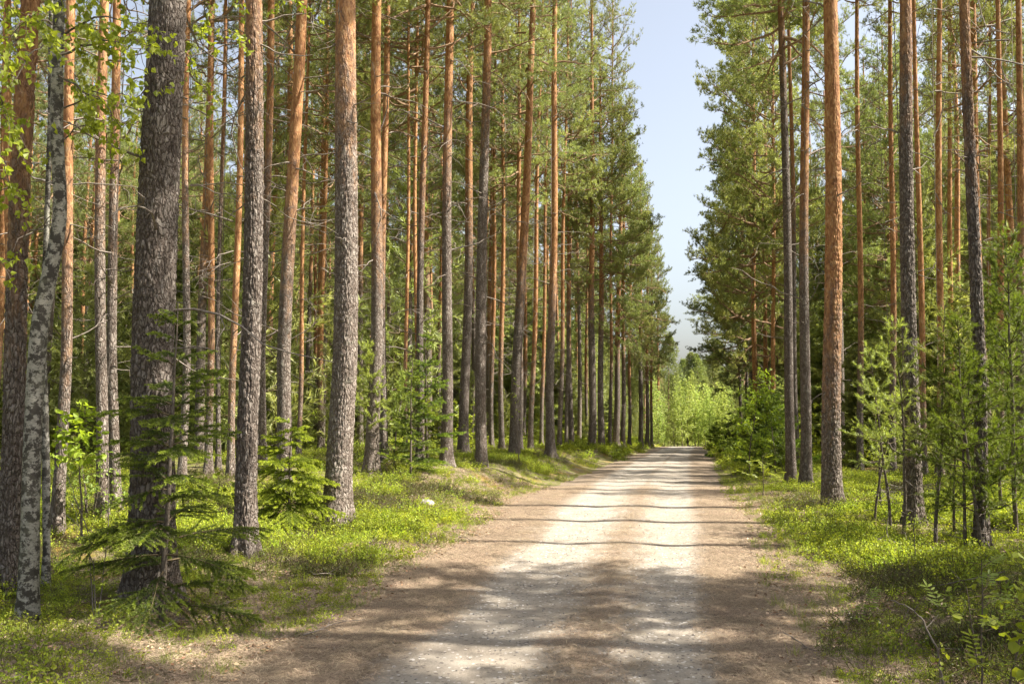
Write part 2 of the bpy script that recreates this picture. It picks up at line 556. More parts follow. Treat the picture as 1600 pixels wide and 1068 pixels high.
M_RLEAF = leaf_mat("rowan_leaf", (.12, .17, .035), (.26, .32, .06), .45, (1.4, 1.4, .7), .5, .35)
M_BILB = leaf_mat("bilberry_leaf", (.12, .18, .02), (.46, .52, .06), .48, (1.3, 1.25, .7), .5, .3, .5)
M_LING = leaf_mat("lingonberry_leaf", (.07, .11, .02), (.27, .29, .06), .35, (1.2, 1.1, .6), .35, .4)
M_GRASS = leaf_mat("grass_blade", (.14, .20, .03), (.40, .42, .12), .4, (1.2, 1.2, .6), .5, .3)
M_FAR = leaf_mat("thicket_leaf", (.24, .31, .07), (.48, .54, .17), .42, (1.2, 1.25, .8), .5, .2)
M_LITTER = leaf_mat("dead_leaf", (.22, .12, .06), (.55, .42, .28), .15, (1, .9, .8), .8, .1)
M_NDL = leaf_mat("dead_needle", (.13, .09, .058), (.50, .39, .27), .05, (1, 1, 1), .8, .1)
M_STONE = simple_mat("grey_stone", (.18, .16, .14), (.48, .44, .40), 8, .9, .6)
M_CONE = simple_mat("pine_cone", (.06, .035, .022), (.20, .13, .08), 60, .9, 1.)

# ------------------------------------------------------------------ ground and road
def grid_axis(lo, hi, c, fine, grow):
    a, x, st = [c], c, fine
    while x < hi:
        x += st; st *= grow; a.append(x)
    x, st, b = c, fine, []
    while x > lo:
        x -= st; st *= grow; b.append(x)
    return np.array(b[::-1] + a)

gx = grid_axis(-420, 460, 0.5, .055, 1.022)
gy = np.concatenate([grid_axis(-120, 4.5, 4.5, .06, 1.08)[:-1], grid_axis(4.5, 750, 4.5, .045, 1.0135)[0:]])
gy = np.unique(np.round(gy, 4))
X, Y = np.meshgrid(gx, gy)
Zg = terrain(X, Y)
mb = MB()
mb.verts(np.stack([X, Y, Zg], -1))
ny, nx = X.shape
I = (np.arange(ny - 1)[:, None] * nx + np.arange(nx - 1)[None]).ravel()
mb.quads(np.stack([I, I + 1, I + nx + 1, I + nx], -1))
tag(link("ground", mb.mesh("ground", [ground_mat()], True)), "mossy forest floor with needle litter", kind="structure")

ry = [-30.0]
while ry[-1] < 130:
    ry.append(ry[-1] + max(.045, .0065 * abs(ry[-1])))
ry = np.array(ry)
ru = np.linspace(-2.9, 2.5, 110)
U, YY = np.meshgrid(ru, ry)
XX = road_x(YY) + U / .98
el, er = edge_l(YY), edge_r(YY)
Zr = road_z(XX, YY) - .10 * smooth(0, .6, np.maximum(el - U, U - er))
lit = np.maximum(smooth(-.85, -1.35, U + .35 * (fbm(XX * .8, YY * .5, seed=71) - .5)), 0)
lit = np.maximum(lit, smooth(.62, 1.05, U + .25 * (fbm(XX, YY * .5, seed=72) - .5)))
mid_strip = np.exp(-((U + .02 + .10 * (vnoise(YY * .4, 1., seed=75) - .5)) / .11) ** 2) * (.45 + .7 * (fbm(XX * 1.2, YY * .7, seed=73) - .35))
lit = np.clip(np.maximum(lit * .88, mid_strip), 0, 1)
mb = MB()
mb.verts(np.stack([XX, YY, Zr], -1), lit.ravel())
ny, nx = XX.shape
I = (np.arange(ny - 1)[:, None] * nx + np.arange(nx - 1)[None]).ravel()
mb.quads(np.stack([I, I + 1, I + nx + 1, I + nx], -1))
tag(link("road", mb.mesh("road", [road_mat()], True)), "pale gravel road with brown needle drifts along its edges and middle", kind="structure")

# ------------------------------------------------------------------ plant builders
def trunk_mesh(axis, r0, r1, H, detail=0, seed=0, flare=.35, name="trunk", mat=None):
    """axis: function z -> (x, y) offsets. detail 0: 14 sides, 1: 32 sides, 2: displaced bark plates"""
    sides = (12, 28, 150)[detail]
    if detail == 2:
        zs = np.concatenate([np.arange(-.25, 9.5, .022), np.arange(9.5, H, .3), [H]])
    elif detail == 1:
        zs = np.concatenate([np.arange(-.25, 2, .12), np.arange(2, H, .35), [H]])
    else:
        zs = np.concatenate([[-.3, 0, .15, .35, .7, 1.3], np.arange(2.2, H, 1.0), [H]])
    th = np.arange(sides) * 2 * PI / sides
    T, Z = np.meshgrid(th, zs)
    k = np.clip(Z / H, 0, 1)
    R = r1 + (r0 - r1) * (1 - k) ** .8
    R = np.maximum(R, .012)
    fl = np.exp(-np.maximum(Z, -.1) / .20) + .16 * np.exp(-np.maximum(Z, -.1) / .7)
    lobes = .5 + .5 * np.sin(T * (3 + seed % 3) + seed)
    R = R * (1 + flare * fl * (.55 + .7 * lobes))
    R = R * (1 + .06 * (fbm(np.cos(T) * 1.2 + seed, np.sin(T) * 1.2, Z * .9, seed=seed, o=3) - .5))
    if detail == 2:
        # plates: ridged cellular pattern wrapped on the cylinder
        C = round(2 * PI * r0 / .036)
        jit = 2.2 * (fbm(T / (2 * PI) * C * .5, Z * 5, seed=seed + 3) - .5)
        uu = T / (2 * PI) * C
        vv = Z / .085
        uu = uu + jit
        best = np.full(T.shape, 9.); sec = np.full(T.shape, 9.)
        cu, cv = np.floor(uu), np.floor(vv)
        for a in (-1, 0, 1):
            for b in (-1, 0, 1):
                iu, iv = cu + a, cv + b
                iw = np.mod(iu, C).astype(np.int64)
                px_ = iu + .1 + .8 * _hash(iw, iv.astype(np.int64), 0, seed)
                py_ = iv + .1 + .8 * _hash(iw, iv.astype(np.int64), 1, seed)
                d = np.hypot(uu - px_, (vv - py_))
                s2 = np.minimum(np.maximum(best, d), sec)
                best = np.minimum(best, d); sec = s2
        edge = np.clip((sec - best) / .35, 0, 1)
        fade = 1 - smooth(3.5, 7.5, Z)
        dsp = (edge - .6) * .012 * (.25 + .75 * fade) + (fbm(uu * 1.7, vv * 1.2, seed=seed + 9) - .5) * .020 * (.35 + .65 * fade)
        R = R + dsp
    ax, ay = axis(Z)
    V = np.stack([ax + R * np.cos(T), ay + R * np.sin(T), Z], -1)
    mb = MB()
    mb.verts(V.reshape(-1, 3))
    n = len(zs)
    i = np.arange(n - 1)[:, None] * sides; j = np.arange(sides)[None]; j2 = (j + 1) % sides
    mb.quads(np.stack([i + j, i + j2, i + sides + j2, i + sides + j], -1).reshape(-1, 4))
    return mb.mesh(name, [mat or M_BARK], True)

def wander(p, d, length, n, rg, wob=.15, lift=0.0):
    """a gnarled path from p along d"""
    pts = [np.array(p, float)]
    d = norm(np.array(d, float))
    for i in range(n):
        d = norm(d + rg.normal(size=3) * wob + np.array([0, 0, lift]))
        pts.append(pts[-1] + d * length / n)
    return np.array(pts)

def pine_crown_mesh(seed, Hc, R, nl=52, per=11, blade=(.10, .014), top=.35, wood=True, dens=1.0, mat=None, low_open=.0, side=None):
    """crown with its base at z=0 and its tip at z=Hc"""
    rg = rng_(seed)
    mb = MB()
    mats = [mat or M_NEEDLE, M_LIMB]
    P, D, T = [], [], []
    for i in range(nl):
        t = ((i + rg.random()) / nl) ** .92
        z = Hc * t * .985
        prof = (.62 + .38 * min(t / .22, 1)) * (1 - t ** 2.1) ** .75 + .07
        ln = R * prof * rg.uniform(.55, 1.18)
        if t < .3 and rg.random() < low_open:
            continue
        az = i * 2.39996 + rg.normal() * .5
        if side is not None and math.cos(az - side) < -.2 and rg.random() < .5:
            ln *= .6
        el = math.radians(-8 + 55 * t ** 1.3 + rg.normal() * 14)
        d = (math.cos(az) * math.cos(el), math.sin(az) * math.cos(el), math.sin(el))
        pts = wander((0, 0, z), d, ln, 8, rg, .15, .04)
        if wood:
            rr = (.014 + .012 * ln) * np.linspace(1, .22, 9) * (1 - .4 * t)
            mb.tube(pts, rr, 5, 1)
        ns = max(3, int(ln * 7.5 * dens))
        tone = rg.normal() * .13
        for k in range(ns):
            q = .36 + .64 * (k + rg.random()) / ns
            f = q * 8; a = min(int(f), 7); p = pts[a] + (pts[a + 1] - pts[a]) * (f - a)
            dd = norm(pts[a + 1] - pts[a])
            s = 1 if k % 2 else -1
            lat = norm(np.cross(dd, [0, 0, 1])) * s
            ang = rg.uniform(.45, 1.15)
            sd = norm(dd * math.cos(ang) + lat * math.sin(ang) + np.array([0, 0, rg.uniform(-.05, .35)]))
            sl = ln * rg.uniform(.16, .36) * (1.25 - .65 * q) + .12
            sp = wander(p, sd, sl, 4, rg, .18, .05)
            if wood:
                mb.tube(sp, np.linspace(.0085, .003, 5), 3, 1)
            m = max(2, int(sl / .055 * dens))
            fr = rg.uniform(.5, 1.05, m) * 4
            aa = np.minimum(fr.astype(int), 3)
            pp = sp[aa] + (sp[aa + 1] - sp[aa]) * (fr - aa)[:, None]
            off = rg.normal(size=(m, 3)) * np.array([.055, .055, .04]) + np.array([0, 0, .02])
            P.append(pp + off)
            D.append(norm(sp[aa + 1] - sp[aa]) * .7 + rg.normal(size=(m, 3)) * .35 + np.array([0, 0, .45]))
            T.append(np.clip(.45 + tone + rg.normal(size=m) * .18, 0, 1))
        # end shoots
        P.append(pts[-1:]); D.append(norm(pts[-1:] - pts[-2:-1])); T.append([.7])
    P, D, T = np.concatenate(P), np.concatenate(D), np.concatenate([np.asarray(x) for x in T])
    mb.blades(P, D, blade[0], blade[1], 1.0, per, rg, along=.07, tint=T)
    return mb.mesh("crown", mats)

def deadwood_mesh(seed, z0, z1, n, Lmax=1.6, r=.011, trunk_r=.1):
    rg = rng_(seed)
    mb = MB()
    mb.tube([(0, 0, z0 - .1), (0, 0, z1 + .1)], .008, 3)     # added thin rod along the trunk axis, joining the dead branches
    for i in range(n):
        z = z0 + (z1 - z0) * rg.random() ** .8
        az = rg.random() * 2 * PI
        el = math.radians(rg.uniform(-25, 35))
        d = (math.cos(az) * math.cos(el), math.sin(az) * math.cos(el), math.sin(el))
        ln = Lmax * rg.uniform(.12, 1.) ** 1.3
        p0 = (d[0] * trunk_r * .5, d[1] * trunk_r * .5, z)
        pts = wander(p0, d, ln, 7, rg, .22, -.03)
        rad = r * rg.uniform(.6, 1.5) * (.5 + ln / Lmax)
        mb.tube(pts, np.linspace(rad, rad * .3, 8), 4)
        if ln > .35:
            for k in range(rg.integers(1, 5)):
                a = rg.integers(2, 7)
                dd = norm(pts[a] - pts[a - 1] + rg.normal(size=3) * .7)
                mb.tube(wander(pts[a], dd, ln * rg.uniform(.2, .5), 4, rg, .25, -.05), np.linspace(rad * .5, rad * .15, 5), 3)
    return mb.mesh("deadwood", [M_TWIG])

def spruce_mesh(seed, H, R, zb=.1, whorl=.22, per=5, needle=(.018, .0028), droop=.25, mat=None, dens=1., sparse=0., nn=26):
    """young spruce: stem, tiers of flat sprays with short needles; returns (stem mesh, foliage mesh)"""
    rg = rng_(seed)
    st, mb = MB(), MB()
    axis = wander((0, 0, -.1), (0, 0, 1), H + .1, 10, rg, .02, .05)
    axis[:, :2] -= axis[0, :2]
    st.tube(axis, np.linspace(.010 + H * .007, .004, 11), 8)
    P, D, T = [], [], []
    z = zb * H
    i = 0
    while z < H * .97:
        t = z / H
        for k in range(per if t < .85 else 4):
            if rg.random() < sparse:
                continue
            az = k * 2 * PI / per + i * 1.1 + rg.normal() * .25
            ln = R * (1 - t) ** .72 * rg.uniform(.65, 1.15) + .05
            el = math.radians(5 + 38 * t + rg.normal() * 6)
            zz = z + rg.uniform(-.5, .5) * whorl
            fa = min(max((zz + .1) / (H + .1) * 10, 0), 9.99); a = int(fa)
            p0 = axis[a] + (axis[a + 1] - axis[a]) * (fa - a)
            d = (math.cos(az) * math.cos(el), math.sin(az) * math.cos(el), math.sin(el))
            nseg = 7
            pts = wander(p0, d, ln, nseg, rg, .05, -droop * .16)
            pts[:, 2] += np.linspace(0, 1, nseg + 1) ** 3 * ln * .12     # tips turn up
            mb.tube(pts, np.linspace(.003 + .006 * ln, .0015, nseg + 1), 4, 1)
            twigs = [(pts, 0.15)]
            nt_ = int(ln / .04 * dens) + 1
            for j in range(nt_):
                q = .12 + .86 * (j + rg.random()) / nt_
                f = q * nseg; b = min(int(f), nseg - 1); p = pts[b] + (pts[b + 1] - pts[b]) * (f - b)
                dd = norm(pts[b + 1] - pts[b]); lat = norm(np.cross(dd, [0, 0, 1])) * (1 if j % 2 else -1)
                tl = min(ln * .5 * (1.15 - q), .34) * rg.uniform(.7, 1.2) + .03
                td = norm(dd * .75 + lat * .8 + np.array([0, 0, -.12 * droop * 4 * rg.random()]))
                tp = wander(p, td, tl, 3, rg, .08, -.04 * droop)
                mb.tube(tp, np.linspace(.002, .001, 4), 3, 1)
                twigs.append((tp, 0.))
            for tp, s0 in twigs:
                L_ = np.linalg.norm(np.diff(tp, axis=0), axis=1).sum()
                m = max(4, int(L_ / .0045 * nn / 26))
                fr = rg.uniform(s0, 1.0, m)
                ff = fr * (len(tp) - 1); aa = np.minimum(ff.astype(int), len(tp) - 2)
                P.append(tp[aa] + (tp[aa + 1] - tp[aa]) * (ff - aa)[:, None])
                D.append(norm(tp[aa + 1] - tp[aa]))
                rad = np.linalg.norm(tp[aa][:, :2], axis=1) / max(R, .1)
                T.append(np.clip(fr ** 2 * .95 + rg.normal(size=m) * .08 + .1, 0, 1))
        z += whorl * rg.uniform(.75, 1.25); i += 1
    P, D, T = np.concatenate(P), np.concatenate(D), np.concatenate(T)
    mb.blades(P, D, needle[0], needle[1], .95, 4, rg, along=.004, tint=T)
    return st.mesh("stem", [M_DARK], True), mb.mesh("foliage", [mat or M_SPRUCE, M_STEM])

def young_pine_mesh(seed, H, R, zb, whorl=.34, per=4, blade=(.055, .0045), nb=26, mat=None, bare=.25, tuft=.05, dens=1.):
    """slender young pine with open whorls and dead lower branches"""
    rg = rng_(seed)
    st, mb = MB(), MB()
    axis = wander((0, 0, -.1), (0, 0, 1), H + .1, 12, rg, .03, .05)
    axis[:, :2] -= axis[0, :2]
    st.tube(axis, np.linspace(.010 + H * .0055, .004, 13), 8)
    def on(z):
        f = min(max((z + .1) / (H + .1) * 12, 0), 11.99); a = int(f)
        return axis[a] + (axis[a + 1] - axis[a]) * (f - a)
    P, D, T = [], [], []
    z = zb * H; i = 0
    while z < H:
        t = (z - zb * H) / (H * (1 - zb) + 1e-6)
        for k in range(per):
            az = k * 2 * PI / per + i * 1.3 + rg.normal() * .3
            ln = R * (.75 + .4 * min(t / .3, 1) * .5) * (1 - t) ** .6 * rg.uniform(.6, 1.15) + .08
            el = math.radians(14 + 45 * t + rg.normal() * 9)
            d = (math.cos(az) * math.cos(el), math.sin(az) * math.cos(el), math.sin(el))
            pts = wander(on(z), d, ln, 6, rg, .12, .04)
            mb.tube(pts, np.linspace(.004 + .004 * ln, .002, 7), 4, 1)
            start = bare
            subs = [(pts, start)]
            for j in range(int(ln / .13 * dens)):
                q = .35 + .6 * rg.random(); f = q * 6; b = min(int(f), 5)
                dd = norm(pts[b + 1] - pts[b] + rg.normal(size=3) * .75 + [0, 0, .2])
                tp = wander(pts[b], dd, ln * .28 * rg.uniform(.6, 1.2), 3, rg, .12, .04)
                mb.tube(tp, np.linspace(.003, .0015, 4), 3, 1)
                subs.append((tp, .1))
            for tp, s0 in subs:
                L_ = np.linalg.norm(np.diff(tp, axis=0), axis=1).sum()
                m = max(2, int(L_ / tuft))
                fr = np.linspace(s0, 1, m); ff = fr * (len(tp) - 1); aa = np.minimum(ff.astype(int), len(tp) - 2)
                P.append(tp[aa] + (tp[aa + 1] - tp[aa]) * (ff - aa)[:, None]); D.append(norm(tp[aa + 1] - tp[aa]))
                T.append(np.clip(.35 + .4 * fr + rg.normal(size=m) * .12, 0, 1))
        z += whorl * rg.uniform(.8, 1.2) * (1 - .35 * t); i += 1
    P.append(axis[-3:]); D.append(np.tile([[0, 0, 1.]], (3, 1))); T.append([.6, .7, .8])
    mb.blades(np.concatenate(P), np.concatenate(D), blade[0], blade[1], .75, nb, rg, along=tuft, tint=np.concatenate([np.asarray(x) for x in T]))
    dead = MB()
    for j in range(int(zb * H / .07)):
        zz = zb * H * rg.uniform(.15, 1.1)
        az = rg.random() * 2 * PI; el = rg.uniform(-.35, .3)
        ln = R * rg.uniform(.2, .8)
        pts = wander(on(zz), (math.cos(az), math.sin(az), el), ln, 5, rg, .2, -.04)
        dead.tube(pts, np.linspace(.005, .0018, 6), 3)
        for k in range(2):
            dead.tube(wander(pts[rg.integers(2, 5)], rg.normal(size=3), ln * .35, 3, rg, .2), np.linspace(.003, .001, 4), 3)
    if not dead.v:
        dead.tube([(0, 0, .1), (.1, 0, .12)], .003, 3)
    return st.mesh("stem", [M_DARK], True), mb.mesh("foliage", [mat or M_YOUNG, M_STEM]), dead.mesh("deadwood", [M_TWIG])

def leafy_mesh(seed, H, R, zb=.25, nb=18, leaf=(.045, .032), shape='birch', mat=None, per_m=45, stems=1, up=.5, hang=.3, stem_r=.008, lean=(0, 0), pinnate=False, spray=.05):
    """broadleaf sapling: stems, side branches, single leaves"""
    rg = rng_(seed)
    st, mb = MB(), MB()
    P, D, Nn, T = [], [], [], []
    for s_ in range(stems):
        az0 = rg.random() * 2 * PI
        sl = .05 if stems == 1 else .3
        d0 = (math.cos(az0) * sl + lean[0], math.sin(az0) * sl + lean[1], 1)
        hh = H * (1 if s_ == 0 else rg.uniform(.6, .95))
        axis = wander((rg.normal() * .02 * (stems > 1), rg.normal() * .02 * (stems > 1), -.05), d0, hh, 10, rg, .06, .04)
        st.tube(axis, np.linspace(stem_r + .004 * H, .002, 11), 6)
        for j in range(nb // stems):
            q = zb + (1 - zb) * (j + rg.random()) / (nb // stems)
            f = q * 10; a = min(int(f), 9)
            p = axis[a] + (axis[a + 1] - axis[a]) * (f - a)
            az = j * 2.4 + rg.normal() * .4
            ln = R * (1.15 - q) ** .6 * rg.uniform(.6, 1.2)
            pts = wander(p, (math.cos(az), math.sin(az), up), ln, 6, rg, .12, .0)
            mb.tube(pts, np.linspace(.002 + .0025 * ln, .001, 7), 3, 1)
            subs = [pts]
            for k in range(int(ln / .25)):
                b = rg.integers(2, 6)
                tp = wander(pts[b], norm(pts[b] - pts[b - 1]) + rg.normal(size=3) * .6, ln * .4, 4, rg, .15, -.05)
                mb.tube(tp, np.linspace(.002, .0008, 5), 3, 1)
                subs.append(tp)
            for tp in subs:
                L_ = np.linalg.norm(np.diff(tp, axis=0), axis=1).sum()
                if pinnate:
                    m = max(1, int(L_ / .09))
                    for fr in np.linspace(.35, 1, m):
                        ff = fr * (len(tp) - 1); b = min(int(ff), len(tp) - 2)
                        p1 = tp[b] + (tp[b + 1] - tp[b]) * (ff - b)
                        rd = norm(norm(tp[b + 1] - tp[b]) + rg.normal(size=3) * .5)
                        rl = .16 * rg.uniform(.8, 1.2)
                        rp = wander(p1, rd, rl, 6, rg, .03, -.06)
                        mb.tube(rp, .0012, 3, 1)
                        lat = norm(np.cross(rd, [0, 0, 1])); nrm = norm(np.cross(lat, rd))
                        tt = rg.random() * .6 + .2
                        for e in range(1, 7):
                            for sg in (-1, 1):
                                P.append(rp[e]); D.append(lat * sg + rd * .45); Nn.append(nrm); T.append(tt)
                        P.append(rp[-1]); D.append(rd); Nn.append(nrm); T.append(tt)
                else:
                    m = max(2, int(L_ * per_m))
                    for fr in rg.uniform(.2, 1, m):
                        ff = fr * (len(tp) - 1); b = min(int(ff), len(tp) - 2)
                        P.append(tp[b] + (tp[b + 1] - tp[b]) * (ff - b) + rg.normal(size=3) * spray * .3)
                        dd = norm(rg.normal(size=3) * .8 + norm(tp[b + 1] - tp[b]) * .6 + np.array([0, 0, -hang]))
                        D.append(dd); Nn.append(rg.normal(size=3) * .5 + np.array([0, 0, 1.]))
                        T.append(np.clip(.5 + rg.normal() * .22, 0, 1))
    mb.leaves(np.array(P), np.array(D), norm(np.array(Nn)), leaf[0], leaf[1], rg, 0, T, shape=shape)
    return st.mesh("stem", [M_DARK], True), mb.mesh("foliage", [mat or M_BLEAF, M_STEM])

# ------------------------------------------------------------------ pines
rnd = random.Random(7)
nrg = rng_(77)
CROWNS = [pine_crown_mesh(100 + i, 9.0, (1.7, 1.95, 1.55, 1.8, 2.1, 1.5)[i], nl=(72, 80, 66, 74, 84, 66)[i], low_open=.25, per=11, blade=(.10, .0125)) for i in range(6)]
EDGE = [pine_crown_mesh(130 + i, 13.0, (2.9, 2.5)[i], nl=(120, 105)[i], low_open=.05, per=11, blade=(.11, .017), dens=1.0) for i in range(2)]
DEADS = [deadwood_mesh(200 + i, 2.2, 11.5, (24, 32, 18, 36)[i], (1.5, 1.9, 1.1, 2.1)[i]) for i in range(4)]
occupied = []                                    # (x, y) of every stem

def pine(B, T, r0, H, label, group=None, detail=1, seed=0, trans=4.0, bright=.66, crown=None, cb=.50, cr=1.0, dead=True, mid=None, flare=.55, name="pine_tree", crown_len=None):
    """B base, T a point higher on the axis (both Vector); mid: list of (z, dx, dy) bends"""
    n = (T - B); n = n / n.z
    rx, ry_ = n.x, n.y
    rr = random.Random(seed)
    ph, am = rr.random() * 6, .035 + .03 * rr.random()
    def axis(Z):
        Z = np.asarray(Z, float)
        w = am * np.sin(Z * .55 + ph) * np.clip(Z, 0, 2) / 2 * np.clip((H - Z) / H, 0, 1)
        ax, ay = rx * Z + w, ry_ * Z + w * .4
        if mid:
            zs = [0] + [m[0] for m in mid] + [H]
            ax = ax + np.interp(Z, zs, [0] + [m[1] for m in mid] + [mid[-1][1]])
        return ax, ay
    root = thing(name, label, "pine", B, group)
    tr = link("trunk", trunk_mesh(axis, r0, r0 * .18, H, detail, seed, flare), root)
    tr.color = (trans / 20, bright, rr.random(), 1)
    hc = crown_len or H * (1 - cb)
    z0 = H - hc
    ax, ay = axis(np.array([z0]))
    c = link("crown", EDGE[crown - 10] if (crown or 0) >= 10 else CROWNS[crown if crown is not None else rr.randrange(6)], root, (float(ax[0]), float(ay[0]), z0), (-ry_, rx, rr.random() * 6.28))
    c.scale = (cr, cr, hc / (13.0 if (crown or 0) >= 10 else 9.0))
    if dead:
        dw = link("deadwood", DEADS[rr.randrange(4)], root, (0, 0, 0), (-ry_, rx, rr.random() * 6.28))
        zb = z0 / 11.5
        dw.scale = (.9, .9, max(.5, zb * 1.05))
    occupied.append((B.x, B.y))
    return root

